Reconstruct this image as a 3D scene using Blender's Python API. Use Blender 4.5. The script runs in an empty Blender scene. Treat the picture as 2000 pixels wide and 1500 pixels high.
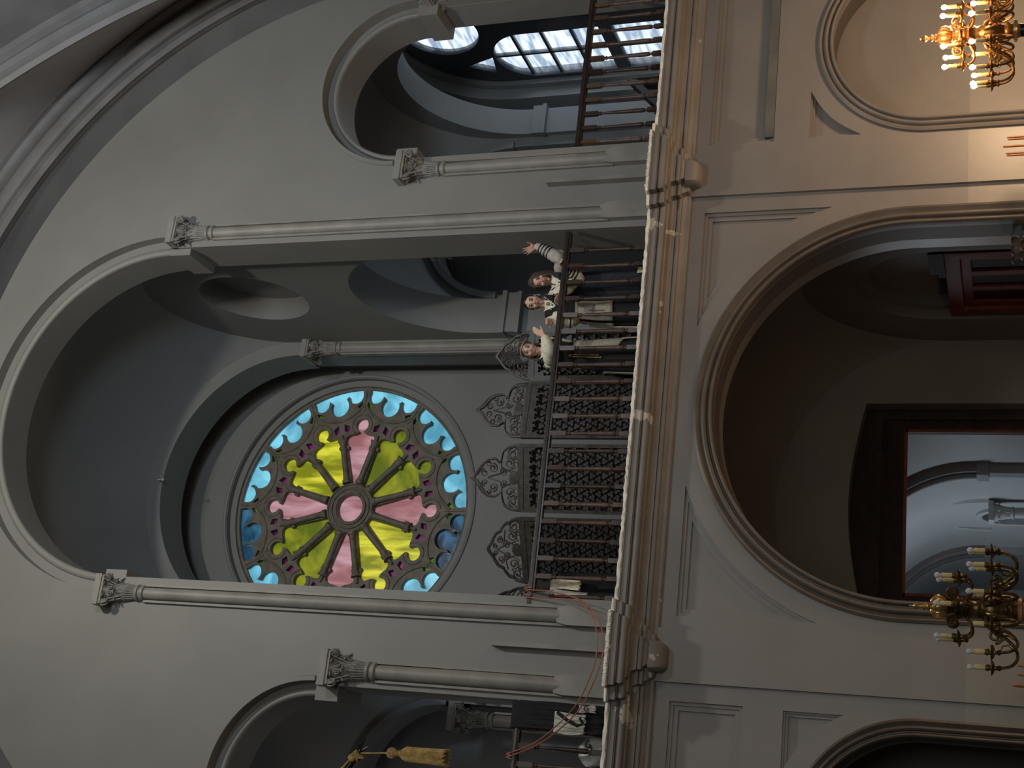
import bpy, bmesh, math, random
from mathutils import Vector, Matrix, Euler
PI = math.pi
rnd = random.Random(7)
SC = bpy.context.scene
COL = SC.collection
XC = 4.685          # the axis of the central bay
PIER = 2.755        # pier centres either side of the axis
GZ = 5.50           # gallery floor

# ------------------------------------------------------------------ materials
def new_mat(name):
    m = bpy.data.materials.new(name); m.use_nodes = True
    nt = m.node_tree
    return m, nt, nt.nodes['Principled BSDF']
def N(nt, kind, **kw):
    n = nt.nodes.new(kind)
    for k, v in kw.items(): setattr(n, k, v)
    return n
def paint(name, col, rough=.5, var=.12, scale=2.5, bump=.15, bscale=18, metal=0., col2=None, spec=None, rand=0.):
    m, nt, b = new_mat(name)
    tc = N(nt, 'ShaderNodeTexCoord')
    nz = N(nt, 'ShaderNodeTexNoise'); nz.inputs['Scale'].default_value = scale; nz.inputs['Detail'].default_value = 5
    nt.links.new(tc.outputs['Object'], nz.inputs['Vector'])
    cr = N(nt, 'ShaderNodeValToRGB')
    c2 = col2 or [c*(1-var) for c in col]
    c1 = [min(1, c*(1+var*.6)) for c in col] if not col2 else col
    cr.color_ramp.elements[0].position = .35; cr.color_ramp.elements[1].position = .65
    cr.color_ramp.elements[0].color = (*c2, 1); cr.color_ramp.elements[1].color = (*c1, 1)
    nt.links.new(nz.outputs['Fac'], cr.inputs['Fac'])
    out = cr.outputs['Color']
    if rand:
        oi = N(nt, 'ShaderNodeObjectInfo')
        hs = N(nt, 'ShaderNodeHueSaturation')
        mr = N(nt, 'ShaderNodeMapRange'); mr.inputs['To Min'].default_value = 1-rand; mr.inputs['To Max'].default_value = 1+rand
        nt.links.new(oi.outputs['Random'], mr.inputs['Value']); nt.links.new(mr.outputs['Result'], hs.inputs['Value'])
        nt.links.new(out, hs.inputs['Color']); out = hs.outputs['Color']
    nt.links.new(out, b.inputs['Base Color'])
    b.inputs['Roughness'].default_value = rough; b.inputs['Metallic'].default_value = metal
    if spec is not None: b.inputs['Specular IOR Level'].default_value = spec
    if bump:
        n2 = N(nt, 'ShaderNodeTexNoise'); n2.inputs['Scale'].default_value = bscale; n2.inputs['Detail'].default_value = 4
        nt.links.new(tc.outputs['Object'], n2.inputs['Vector'])
        bp = N(nt, 'ShaderNodeBump'); bp.inputs['Strength'].default_value = bump; bp.inputs['Distance'].default_value = .01
        nt.links.new(n2.outputs['Fac'], bp.inputs['Height']); nt.links.new(bp.outputs['Normal'], b.inputs['Normal'])
    return m
def dado_paint(name, col, low, zline, rough=.42):
    """wall paint with a lighter coat below a straight level line (older coat above)"""
    m = paint(name, col, rough, .08, 1.2, .12, 14)
    nt = m.node_tree; b = nt.nodes['Principled BSDF']
    old = b.inputs['Base Color'].links[0].from_socket
    tc = N(nt, 'ShaderNodeTexCoord'); sx = N(nt, 'ShaderNodeSeparateXYZ'); nt.links.new(tc.outputs['Object'], sx.inputs[0])
    lt = N(nt, 'ShaderNodeMath', operation='LESS_THAN'); lt.inputs[1].default_value = zline
    nt.links.new(sx.outputs['Z'], lt.inputs[0])
    mx = N(nt, 'ShaderNodeMixRGB'); mx.inputs['Color2'].default_value = (*low, 1)
    nt.links.new(lt.outputs[0], mx.inputs['Fac']); nt.links.new(old, mx.inputs['Color1'])
    nt.links.new(mx.outputs[0], b.inputs['Base Color'])
    return m
def chipped(name, col, chip, thr=.66):
    m = paint(name, col, .55, .12, 3, .2, 25)
    nt = m.node_tree; b = nt.nodes['Principled BSDF']
    old = b.inputs['Base Color'].links[0].from_socket
    tc = N(nt, 'ShaderNodeTexCoord'); nz = N(nt, 'ShaderNodeTexNoise'); nz.inputs['Scale'].default_value = 2.6; nz.inputs['Detail'].default_value = 8
    nt.links.new(tc.outputs['Object'], nz.inputs['Vector'])
    gt = N(nt, 'ShaderNodeMath', operation='GREATER_THAN'); gt.inputs[1].default_value = thr
    nt.links.new(nz.outputs['Fac'], gt.inputs[0])
    mx = N(nt, 'ShaderNodeMixRGB'); mx.inputs['Color2'].default_value = (*chip, 1)
    nt.links.new(gt.outputs[0], mx.inputs['Fac']); nt.links.new(old, mx.inputs['Color1'])
    nt.links.new(mx.outputs[0], b.inputs['Base Color'])
    return m
def stained(name, col, col2, scale=4, stretch=(1, 1, 1), clear=.9, rot=0.):
    """coloured glass: tinted see-through sheet with streaks of a second tint, a little milky and glossy"""
    m, nt, b = new_mat(name); nt.nodes.remove(b)
    out = nt.nodes['Material Output']
    tc = N(nt, 'ShaderNodeTexCoord'); mp = N(nt, 'ShaderNodeMapping'); mp.inputs['Scale'].default_value = stretch; mp.inputs['Rotation'].default_value = (0, rot, 0)
    nt.links.new(tc.outputs['Object'], mp.inputs['Vector'])
    nz = N(nt, 'ShaderNodeTexNoise'); nz.inputs['Scale'].default_value = scale; nz.inputs['Detail'].default_value = 4; nz.inputs['Distortion'].default_value = .6
    nt.links.new(mp.outputs[0], nz.inputs['Vector'])
    cr = N(nt, 'ShaderNodeValToRGB'); cr.color_ramp.elements[0].position = .38; cr.color_ramp.elements[1].position = .62
    cr.color_ramp.elements[0].color = (*col, 1); cr.color_ramp.elements[1].color = (*col2, 1)
    nt.links.new(nz.outputs['Fac'], cr.inputs['Fac'])
    tr = N(nt, 'ShaderNodeBsdfTransparent'); tl = N(nt, 'ShaderNodeBsdfTranslucent'); gl = N(nt, 'ShaderNodeBsdfGlossy'); gl.inputs['Roughness'].default_value = .3
    nt.links.new(cr.outputs[0], tr.inputs[0]); nt.links.new(cr.outputs[0], tl.inputs[0])
    a = N(nt, 'ShaderNodeMixShader'); a.inputs[0].default_value = clear
    nt.links.new(tl.outputs[0], a.inputs[1]); nt.links.new(tr.outputs[0], a.inputs[2])
    c = N(nt, 'ShaderNodeMixShader'); c.inputs[0].default_value = .025
    nt.links.new(a.outputs[0], c.inputs[1]); nt.links.new(gl.outputs[0], c.inputs[2])
    nt.links.new(c.outputs[0], out.inputs[0])
    return m
def emit(name, col, s):
    m, nt, b = new_mat(name)
    b.inputs['Base Color'].default_value = (1, .9, .7, 1)
    b.inputs['Emission Color'].default_value = (*col, 1); b.inputs['Emission Strength'].default_value = s
    return m

M = {}
M['wall'] = paint('grey_limewash', (0.205, 0.202, 0.186), .55, .07, .9, .10, 10)
M['wall_low'] = dado_paint('warm_grey_gloss_paint', (0.211, 0.195, 0.180), (0.260, 0.239, 0.205), 2.06)
M['inner'] = paint('gallery_grey_paint', (0.205, 0.208, 0.205), .6, .08, .8, .1, 9)
M['vault'] = paint('vault_grey_paint', (0.223, 0.226, 0.232), .6, .10, .6, .1, 9)
M['column'] = paint('column_stone_paint', (0.229, 0.220, 0.195), .5, .16, 3.5, .15, 20)
M['cap'] = paint('capital_stone_paint', (0.186, 0.180, 0.161), .55, .2, 12, .3, 60)
M['trim'] = chipped('cornice_paint', (0.211, 0.195, 0.177), (.50, .46, .39), .672)
M['lip'] = paint('bare_plaster_edge', (.86, .82, .72), .8, .18, 9, .6, 30)
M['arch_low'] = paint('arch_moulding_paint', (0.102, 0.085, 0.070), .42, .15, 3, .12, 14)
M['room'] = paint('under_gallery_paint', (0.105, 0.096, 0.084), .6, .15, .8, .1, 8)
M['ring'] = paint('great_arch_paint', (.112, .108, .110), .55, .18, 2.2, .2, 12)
M['web'] = paint('vault_web_paint', (.36, .365, .38), .6, .1, .8, .1, 9)
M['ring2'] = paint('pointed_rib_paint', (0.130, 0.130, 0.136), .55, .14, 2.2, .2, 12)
M['floor'] = paint('stone_floor', (.16, .14, .12), .4, .2, 3, .1, 8)
M['intrados'] = paint('shaded_soffit_paint', (0.093, 0.081, 0.071), .5, .12, 1.5, .1, 10)  # darker wall paint for the arch reveals, soffit shade put into the colour
M['niche'] = dado_paint('niche_gloss_paint', (0.198, 0.183, 0.164), (0.236, 0.217, 0.186), 2.06, .36)
M['hall'] = paint('hall_pale_paint', (0.310, 0.322, 0.329), .55, .06, 1, .05, 8)
M['rib'] = paint('hall_rib_paint', (0.099, 0.087, 0.087), .5, .2, 2, .1, 8)
M['dwood'] = paint('dark_stained_wood', (.016, .009, .007), .6, .35, 9, .2, 40, spec=.15)
M['redwood'] = paint('red_varnished_wood', (.10, .022, .012), .55, .3, 6, .2, 30, spec=.2)
M['rail'] = paint('dark_rail_wood', (.030, .020, .017), .35, .35, 9, .2, 40)
M['bal'] = paint('brown_turned_wood', (.085, .050, .034), .42, .4, 11, .2, 40, rand=.55)
M['screen'] = paint('blackened_carved_wood', (.058, .050, .043), .42, .35, 14, .3, 60)
M['tracery'] = paint('rose_stone', (.17, .15, .12), .6, .25, 9, .3, 40)
M['win_frame'] = paint('window_iron', (.05, .055, .065), .5, .2, 9, .1, 30)
M['brass'] = paint('aged_brass', (.20, .14, .06), .36, .55, 22, .25, 50, metal=.85)
M['gilt'] = paint('bright_brass', (.62, .42, .17), .28, .25, 26, .2, 50, metal=.8)
M['candle'] = paint('cream_candle_tube', (.72, .60, .30), .6, .2, 60, .3, 80)
M['bulb_off'] = paint('frosted_bulb', (.70, .70, .74), .12, .05, 5, 0)
M['bulb_on'] = emit('lit_bulb', (1, .72, .36), 40)
M['gold_thread'] = paint('gold_thread', (.50, .34, .12), .45, .35, 40, .5, 160)
M['black_metal'] = paint('black_pole_metal', (.012, .012, .014), .25, .3, 9, .1, 40)
M['cable'] = paint('orange_cable', (.34, .13, .075), .5, .2, 20, 0)
M['rod'] = paint('honey_wood', (.38, .17, .06), .45, .3, 18, .1, 60)
M['skin'] = paint('skin', (.74, .47, .36), .5, .08, 20, .05, 60)
M['skin2'] = paint('skin_rosy', (.72, .42, .33), .5, .08, 20, .05, 60)
M['hair_brown'] = paint('brown_hair', (.085, .058, .042), .5, .4, 50, .4, 160)
M['hair_dark'] = paint('near_black_hair', (.014, .012, .012), .35, .4, 50, .4, 160)
M['eye_white'] = paint('eye_white', (.75, .73, .70), .3, .03, 10, 0)
M['iris'] = paint('dark_iris', (.03, .022, .018), .2, .2, 10, 0)
M['lip_red'] = paint('lips', (.42, .14, .12), .4, .1, 20, 0)
M['teeth'] = paint('teeth', (.80, .77, .70), .3, .03, 10, 0)
M['linen'] = paint('cream_linen', (.82, .77, .60), .8, .12, 20, .4, 90)
M['linen_grey'] = paint('grey_linen_sleeve', (.50, .46, .41), .8, .12, 20, .4, 90)
M['navy'] = paint('navy_wool', (.020, .024, .034), .85, .3, 20, .3, 120)
M['blackwool'] = paint('black_wool', (.012, .012, .014), .85, .3, 20, .3, 120)
M['apron'] = paint('embroidered_apron', (.40, .36, .29), .85, .22, 60, .5, 140)
M['stitch'] = paint('dark_stitching', (.10, .085, .07), .8, .2, 60, 0)
M['ribbon'] = paint('black_ribbon', (.012, .013, .016), .5, .2, 10, 0)
M['paper'] = paint('pale_cloth', (.46, .43, .38), .75, .15, 8, .4, 30)
M['plastic'] = paint('white_plastic_bag', (.60, .60, .60), .3, .12, 14, .5, 30)
M['silver'] = paint('pale_satin', (.50, .50, .44), .35, .2, 8, .3, 30)
M['black_cloth'] = paint('black_cloth', (.010, .011, .014), .9, .3, 10, .4, 60)
M['pearl'] = paint('pearl_earring', (.75, .70, .55), .2, .1, 10, 0)
M['blue'] = stained('blue_glass', (.30, .55, .62), (.50, .80, .86), 1.8, (1, 1, 1))
M['blue2'] = stained('deep_blue_glass', (.035, .09, .14), (.17, .32, .42), 4.5, (1, 1, 1))
M['blue3'] = stained('slate_blue_glass', (.10, .20, .26), (.22, .38, .46), 3)
M['yellow'] = stained('yellow_glass', (.86, .80, .20), (.46, .45, .09), 2.2, (2.6, 1, .5), rot=.7)
M['yellow2'] = stained('olive_glass', (.52, .51, .12), (.32, .35, .09), 2.5, (1, 1, 1))
M['pink'] = stained('pink_glass', (.76, .55, .56), (.55, .33, .33), 1.8, (2.2, 1, .6), rot=.7)
M['green'] = stained('green_glass', (.26, .42, .07), (.16, .28, .05), 5)
M['magenta'] = stained('magenta_glass', (.42, .10, .32), (.24, .05, .18), 5)
M['clear'] = stained('rippled_clear_glass', (.96, .98, 1.0), (.34, .40, .48), 3.2, (1, .5, 3.0))

# ------------------------------------------------------------------ mesh helpers
class MB:
    def __init__(s): s.v = []; s.f = []
    def add(s, vs, fs):
        o = len(s.v); s.v += [Vector(v) for v in vs]; s.f += [tuple(i+o for i in f) for f in fs]
    def box(s, x0, x1, y0, y1, z0, z1):
        s.add([(x0,y0,z0),(x1,y0,z0),(x1,y1,z0),(x0,y1,z0),(x0,y0,z1),(x1,y0,z1),(x1,y1,z1),(x0,y1,z1)],
              [(0,3,2,1),(4,5,6,7),(0,1,5,4),(1,2,6,5),(2,3,7,6),(3,0,4,7)])
    def rings(s, rings, closed=True, caps=True):
        n = len(rings[0]); o = len(s.v)
        for r in rings: s.v += [Vector(p) for p in r]
        m = n if closed else n-1
        for i in range(len(rings)-1):
            for j in range(m):
                a = o+i*n+j; b = o+i*n+(j+1) % n
                s.f.append((a, b, b+n, a+n))
        if caps and closed:
            s.f.append(tuple(o+j for j in reversed(range(n)))); s.f.append(tuple(o+(len(rings)-1)*n+j for j in range(n)))
    def lathe(s, prof, c=(0, 0, 0), n=20, axis='z'):
        R = []
        for r, z in prof:
            ring = []
            for j in range(n):
                a = 2*PI*j/n
                if axis == 'z': p = (c[0]+r*math.cos(a), c[1]+r*math.sin(a), c[2]+z)
                elif axis == 'y': p = (c[0]+r*math.cos(a), c[1]-z, c[2]+r*math.sin(a))
                ring.append(p)
            R.append(ring)
        s.rings(R)
    def tube(s, path, rad, n=8, cap=True):
        path = [Vector(p) for p in path]
        if not hasattr(rad, '__len__'): rad = [rad]*len(path)
        R = []; ref = None
        for i, p in enumerate(path):
            d = (path[min(i+1, len(path)-1)]-path[max(i-1, 0)])
            d = d.normalized() if d.length > 1e-9 else Vector((0, 0, 1))
            if ref is None:
                ref = Vector((0, 0, 1)) if abs(d.z) < .9 else Vector((1, 0, 0))
            u = (ref-d*ref.dot(d)); u = u.normalized() if u.length > 1e-6 else d.orthogonal().normalized()
            w = d.cross(u); ref = u
            R.append([p+(u*math.cos(2*PI*j/n)+w*math.sin(2*PI*j/n))*rad[min(i, len(rad)-1)] for j in range(n)])
        s.rings(R, caps=cap)
    def ball(s, c, r, n=12, m=8, mat=None):
        if not hasattr(r, '__len__'): r = (r, r, r)
        c = Vector(c); R = []
        for i in range(m+1):
            t = -PI/2+PI*i/m; cz = max(math.cos(t), .02)
            ring = []
            for j in range(n):
                q = Vector((r[0]*cz*math.cos(2*PI*j/n), r[1]*cz*math.sin(2*PI*j/n), r[2]*math.sin(t)))
                if mat is not None: q = mat @ q
                ring.append(c+q)
            R.append(ring)
        s.rings(R)
    def prism(s, pts, y0, y1):     # convex-ish XZ polygon pushed along Y
        s.rings([[(x, y0, z) for x, z in pts], [(x, y1, z) for x, z in pts]])
    def torus(s, c, R, r, axis='y', n=40, m=8):
        P = []
        for i in range(n):
            a = 2*PI*i/n
            ring = []
            for j in range(m):
                b = 2*PI*j/m; q = R+r*math.cos(b); h = r*math.sin(b)
                if axis == 'y': ring.append((c[0]+q*math.cos(a), c[1]+h, c[2]+q*math.sin(a)))
                elif axis == 'z': ring.append((c[0]+q*math.cos(a), c[1]+q*math.sin(a), c[2]+h))
                else: ring.append((c[0]+h, c[1]+q*math.cos(a), c[2]+q*math.sin(a)))
            P.append(ring)
        P.append(P[0]); s.rings(P, caps=False)
    def build(s, name, mat, parent=None, smooth=40, off=None):
        me = bpy.data.meshes.new(name)
        vs = [v-Vector(off) for v in s.v] if off is not None else s.v
        me.from_pydata([tuple(v) for v in vs], [], s.f)
        return finish(me, name, mat, parent, smooth)
def finish(me, name, mat, parent=None, smooth=40, fix=True):
    if fix:
        bm = bmesh.new(); bm.from_mesh(me)
        bmesh.ops.remove_doubles(bm, verts=bm.verts, dist=1e-5)
        bmesh.ops.recalc_face_normals(bm, faces=bm.faces); bm.to_mesh(me); bm.free()
    me.materials.append(mat)
    for p in me.polygons: p.use_smooth = True
    if smooth < 180: me.set_sharp_from_angle(angle=math.radians(smooth))
    o = bpy.data.objects.new(name, me); COL.objects.link(o)
    if parent: o.parent = parent
    return o
def thing(name, label, cat, loc=(0, 0, 0), group=None, rz=0):
    o = bpy.data.objects.new(name, None); COL.objects.link(o)
    o.location = loc; o.rotation_euler = (0, 0, rz); o.empty_display_size = .1
    o['label'] = label; o['category'] = cat
    if group: o['group'] = group
    return o
def tag(o, label, cat, group=None):
    o['label'] = label; o['category'] = cat
    if group: o['group'] = group
    return o
def struct(o, label=None, cat=None):
    o['kind'] = 'structure'
    if label: o['label'] = label
    if cat: o['category'] = cat
    return o
def copy_tree(o, parent=None):
    kids = [c for c in o.children]
    c = o.copy(); COL.objects.link(c)
    if parent: c.parent = parent
    for k in kids: copy_tree(k, c)
    return c
def arc(cx, cz, r, a0, a1, n):
    return [(cx+r*math.cos(a0+(a1-a0)*i/n), cz+r*math.sin(a0+(a1-a0)*i/n)) for i in range(n+1)]
def arch_hole(cx, z0, zs, r, leg=None, n=48):
    """an arched opening: legs from z0 to the springing zs, half circle r above"""
    leg = leg or r
    pts = [(cx+leg, z0), (cx+leg, zs)]
    pts += arc(cx, zs, r, 0, PI, n) + [(cx-leg, zs), (cx-leg, z0)]
    out = [pts[0]]
    for p in pts[1:]:
        if abs(p[0]-out[-1][0])+abs(p[1]-out[-1][1]) > 1e-5: out.append(p)
    return out
def circle(cx, cz, r, n=64): return arc(cx, cz, r, 0, 2*PI, n)[:-1]
def rect(x0, x1, z0, z1): return [(x0, z0), (x1, z0), (x1, z1), (x0, z1)]
def plate_mesh(loops, d0, d1, plane='y', bevel=0., res=1):
    """a slab with holes: loops[0] outline, the rest holes; lies in XZ between y=d0 and d1 (plane 'y') or in YZ between x=d0 and d1 ('x')"""
    cu = bpy.data.curves.new('slab', 'CURVE'); cu.dimensions = '2D'; cu.fill_mode = 'BOTH'
    e = (d1-d0)/2; cu.extrude = max(e-bevel, 1e-4); cu.bevel_depth = bevel; cu.bevel_resolution = res
    if bevel: cu.offset = -bevel
    for L in loops:
        sp = cu.splines.new('POLY'); sp.points.add(len(L)-1)
        for p, q in zip(sp.points, L): p.co = (q[0], q[1], 0, 1)
        sp.use_cyclic_u = True
    ob = bpy.data.objects.new('slab', cu)
    me = bpy.data.meshes.new_from_object(ob)
    bpy.data.objects.remove(ob); bpy.data.curves.remove(cu)
    mid = (d0+d1)/2
    for v in me.vertices:
        a, b, c = v.co
        v.co = (a, mid-c, b) if plane == 'y' else (mid+c, a, b)
    me.materials.clear()
    return me
def plate(name, loops, d0, d1, mat, plane='y', bevel=0., parent=None, smooth=35, off=None):
    me = plate_mesh(loops, d0, d1, plane, bevel)
    if off is not None:
        for v in me.vertices: v.co -= Vector(off)
    return finish(me, name, mat, parent, smooth, fix=True)
def sweep_arch(mb, cx, zs, r, prof, zleg=None, n=64, plane='y', a0=0., a1=PI, base=0.):
    """prof: list of (radial offset, depth) closed section swept round a half circle with straight legs"""
    st = []
    if zleg is not None: st.append((0, zleg-zs))
    for i in range(n+1): st.append((a0+(a1-a0)*i/n, None))
    if zleg is not None: st.append((PI, zleg-zs))
    R = []
    for a, dz in st:
        ring = []
        for o, d in prof:
            x = cx+(r+o)*math.cos(a); z = zs+((r+o)*math.sin(a) if dz is None else dz)
            ring.append((x, base+d, z) if plane == 'y' else (base+d, x, z))
        R.append(ring)
    mb.rings(R)
def half_round(o0, o1, d, bulge, n=6):
    c = (o0+o1)/2; h = (o1-o0)/2
    return [(c+h*math.cos(PI*i/n), d-bulge*math.sin(PI*i/n)) for i in range(n+1)]
def sail(name, x0, x1, y0, y1, zs, mat, n=28, stilt=0.):
    """sail vault: part of a sphere over a rectangle"""
    cx, cy = (x0+x1)/2, (y0+y1)/2; a, b = (x1-x0)/2, (y1-y0)/2
    R = math.sqrt(a*a+b*b)
    vs = []; fs = []
    for i in range(n+1):
        for j in range(n+1):
            u = -math.cos(PI*i/n)*a; w = -math.cos(PI*j/n)*b
            vs.append((cx+u, cy+w, zs+math.sqrt(max(0, R*R-u*u-w*w))))
    for i in range(n):
        for j in range(n):
            k = i*(n+1)+j; fs.append((k, k+1, k+n+2, k+n+1))
    mb = MB(); mb.add(vs, fs)
    return struct(mb.build(name, mat, smooth=180))

# ------------------------------------------------------------------ the facing wall
side = 4.445                                  # side bay axes from the central axis
XL, XR = XC-side, XC+side
Z12 = 12.08
# upper storey, two orders deep
upper = [(-5, GZ-.02), (14, GZ-.02), (14, 18.2), (-5, 18.2)]
struct(plate('wall_front', [upper, arch_hole(XC, GZ-.01, Z12, 2.36, 2.19), arch_hole(XR, GZ-.01, 8.98, 1.19, 1.155), arch_hole(XL, GZ-.01, 8.98, 1.19, 1.155)], 0, .14, M['wall']))
struct(plate('wall_front_inner', [upper, arch_hole(XC, GZ-.01, Z12, 2.15, 2.19), arch_hole(XR, GZ-.01, 8.98, 1.03, 1.15), arch_hole(XL, GZ-.01, 8.98, 1.03, 1.15)], .14, .62, M['wall']))
# fillet rolls round the arches
mb = MB()
sweep_arch(mb, XC, Z12, 2.15, half_round(0, .10, .14, .035)+[(0, .16)])
struct(mb.build('trim_1', M['wall']))
for k, cx in enumerate((XR, XL)):
    mb = MB(); sweep_arch(mb, cx, 8.98, 1.03, half_round(.0, .075, .14, .05)+[(0, .16)])
    sweep_arch(mb, cx, 8.98, 1.19, [(.0, 0), (.0, -.03), (.05, -.03), (.06, 0)])
    struct(mb.build('trim_%d' % (2+k), M['wall']))
# lower storey: sunk spandrel panels cut through two thin coats of plaster
def spandrel(sx, inset):
    """curved triangular panel beside the central lower arch; sx=+1 right, -1 left"""
    i = inset
    R = 2.47+i; top = 4.925-i; xo = 2.315-i
    a0 = math.asin((top-2.63)/R) if (top-2.63) < R else PI/2
    a1 = math.acos(xo/R)
    pts = [(XC+sx*xo, top)]
    x_top = math.sqrt(max(R*R-(top-2.63)**2, 0)) if R > top-2.63 else 0
    pts.append((XC+sx*max(x_top, .0), top))
    for k in range(1, 15):
        a = a0+(a1-a0)*k/14
        pts.append((XC+sx*R*math.cos(a), 2.63+R*math.sin(a)))
    return pts if sx > 0 else pts
def small_tri(cx, s, inset):
    i = inset; top = 3.78-i; xo = 1.245-i*1.0; R = 1.50+i*1.2
    pts = [(cx+s*xo, top), (cx+s*(xo-.60+i*1.9), top)]
    x0, z0 = pts[-1]; x1, z1 = cx+s*xo, 3.20+i*1.9
    for k in range(1, 9):
        t = k/8; bx = x0+(x1-x0)*t; bz = z0+(z1-z0)*t
        bul = .055*math.sin(PI*t)
        pts.append((bx+s*bul, bz+bul))
    return pts
lower = [(-5, 0), (14, 0), (14, GZ-.02), (-5, GZ-.02)]
lowarch = [arch_hole(XC, .01, 2.63, 2.06), arch_hole(XR, .01, 2.46, 1.10), arch_hole(XL, .01, 2.46, 1.10)]
def panels(i):
    L = [spandrel(1, i), spandrel(-1, i)]
    for cx in (XR, XL):
        L.append(rect(cx-1.26+i, cx+1.26-i, 4.18+i, 4.93-i))
        L += [small_tri(cx, 1, i*.55), small_tri(cx, -1, i*.55)]
    return L
def struct_low(n, loops, d0, d1, mat='wall_low'): return struct(plate(n, [lower]+loops, d0, d1, M[mat]))
struct_low('wall_front_lower', lowarch+panels(0), 0, .035)
struct_low('wall_front_lower_step', lowarch+panels(.035), .035, .058)
struct_low('wall_front_lower_field', lowarch+panels(.085), .058, .085)
struct_low('wall_front_lower_panel', lowarch, .085, .10)
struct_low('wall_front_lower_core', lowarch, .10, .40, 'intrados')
struct_low('wall_front_lower_back', [arch_hole(XC, .01, 2.63, 2.06), arch_hole(XL, .01, 2.46, 1.10)], .40, .62, 'niche')
# dusty ledge strip at the foot of the right-hand panel
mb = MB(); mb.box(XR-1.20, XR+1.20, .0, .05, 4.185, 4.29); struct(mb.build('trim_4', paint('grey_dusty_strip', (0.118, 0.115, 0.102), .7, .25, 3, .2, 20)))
# moulded archivolts of the lower arches
def archivolt(name, cx, zs, rin, w, mat):
    mb = MB()
    p = [(0, .03), (0, -.03)] + half_round(0, .05*w/.22, -.03, .03)[::-1] + [(.06*w/.22, -.015)] + half_round(.07*w/.22, .14*w/.22, -.015, .045)[::-1] + [(.15*w/.22, -.02), (.19*w/.22, -.045), (w, -.03), (w, .03)]
    sweep_arch(mb, cx, zs, rin, p, 0.0, 72)
    return struct(mb.build(name, mat))
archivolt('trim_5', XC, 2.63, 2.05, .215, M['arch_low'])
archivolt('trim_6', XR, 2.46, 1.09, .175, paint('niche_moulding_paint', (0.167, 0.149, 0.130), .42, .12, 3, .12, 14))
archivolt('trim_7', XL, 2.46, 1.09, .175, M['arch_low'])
# pilasters under the piers
for k, s in enumerate((-1, 1)):
    mb = MB(); cx = XC+s*PIER+.03
    mb.box(cx-.275, cx+.275, -.045, .01, 0, 5.2)
    struct(mb.build('trim_%d' % (8+k), M['wall_low'], smooth=20))
# ---- cornice with its break-outs
def cornice_path():
    P = [(-5, 0)]
    for s in (-1, 1):
        c = XC+s*PIER-.01
        P += [(c-.17, 0), (c-.17, -.10), (c-.035, -.10), (c-.035, -.20), (c+.035, -.20), (c+.035, -.10), (c+.17, -.10), (c+.17, 0)]
    return P+[(14, 0)]
def sweep_path(mb, path, prof):
    n = len(path); R = []
    for i, p in enumerate(path):
        p = Vector(p)
        d1 = (p-Vector(path[i-1])).normalized() if i else (Vector(path[1])-p).normalized()
        d2 = (Vector(path[i+1])-p).normalized() if i < n-1 else d1
        n1 = Vector((d1.y, -d1.x)); n2 = Vector((d2.y, -d2.x))
        m = (n1+n2)/(1+n1.dot(n2))
        R.append([(p.x+m.x*o, p.y+m.y*o, z) for o, z in prof])
    mb.rings(R)
def cyl(o, z, r, a0, a1, n=6): return [(o+r*math.cos(a0+(a1-a0)*i/n), z+r*math.sin(a0+(a1-a0)*i/n)) for i in range(n+1)]
prof = [(-.05, 5.475), (.345, 5.475), (.345, 5.455), (.325, 5.452), (.325, 5.395), (.30, 5.392), (.30, 5.384)]
prof += cyl(.265, 5.345, .040, PI/2*.9, -PI/2, 7)
prof += [(.235, 5.303), (.225, 5.290)] + [(.135+.085*(1-math.sin(t*PI/2)), 5.288-.06*(1-math.cos(t*PI/2))-.002) for t in (.2, .4, .6, .8, 1)]
prof += [(.135, 5.222)] + cyl(.108, 5.196, .026, PI/2, -PI/2, 6) + [(.095, 5.168), (.085, 5.150), (.055, 5.125), (.05, 5.10), (.03, 5.085), (-.05, 5.085)]
mb = MB(); sweep_path(mb, cornice_path(), prof); cornice = struct(mb.build('trim_10', M['trim'], smooth=28))
# bare, chipped top lip
mb = MB()
P = []
for i in range(len(cornice_path())-1):
    a = Vector(cornice_path()[i]); b = Vector(cornice_path()[i+1]); L = (b-a).length; k = max(1, int(L/.05))
    P += [tuple(a+(b-a)*j/k) for j in range(k)]
P.append(cornice_path()[-1])
base = cornice_path()
sw = MB(); sweep_path(sw, base, [(.20, 5.470), (.352, 5.470), (.356, 5.486), (.348, 5.504), (.20, 5.506)])
bm = bmesh.new()
me = bpy.data.meshes.new('lip'); me.from_pydata([tuple(v) for v in sw.v], [], sw.f); bm.from_mesh(me)
bmesh.ops.subdivide_edges(bm, edges=[e for e in bm.edges if e.calc_length() > .6], cuts=110, use_grid_fill=False)
for v in bm.verts:
    v.co.z += rnd.uniform(-.007, .006); v.co.y += rnd.uniform(-.006, .010)
bm.to_mesh(me); bm.free()
o = finish(me, 'trim_11', M['lip'], cornice, 20); o.name = 'chipped_lip'
# consoles and little domed caps on the break-outs
for k, s in enumerate((-1, 1)):
    c = XC+s*PIER-.01; mb = MB()
    R = []
    for t in range(11):
        a = PI/2*t/10
        z = 5.125-.165*math.sin(a); w = .150*math.cos(a)**.42+.012; d = .235*math.cos(a)**.55+.012
        R.append([(c+w*max(-1, min(1, 1.25*math.cos(b))), -.02-d*min(1, 1.3*math.sin(b)), z) for b in [PI*j/18 for j in range(19)]])
    mb.rings(R)
    struct(mb.build('trim_%d' % (12+k), M['trim']))
    mb = MB(); R = []
    for t in range(7):
        a = PI/2*t/6; R.append([(c+.27*math.cos(a)*math.cos(b), -.05-.20*math.cos(a)*math.sin(b), 5.50+.075*math.sin(a)) for b in [PI*j/16 for j in range(17)]])
    mb.rings(R); struct(mb.build('trim_%d' % (14+k), M['column']))
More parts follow.
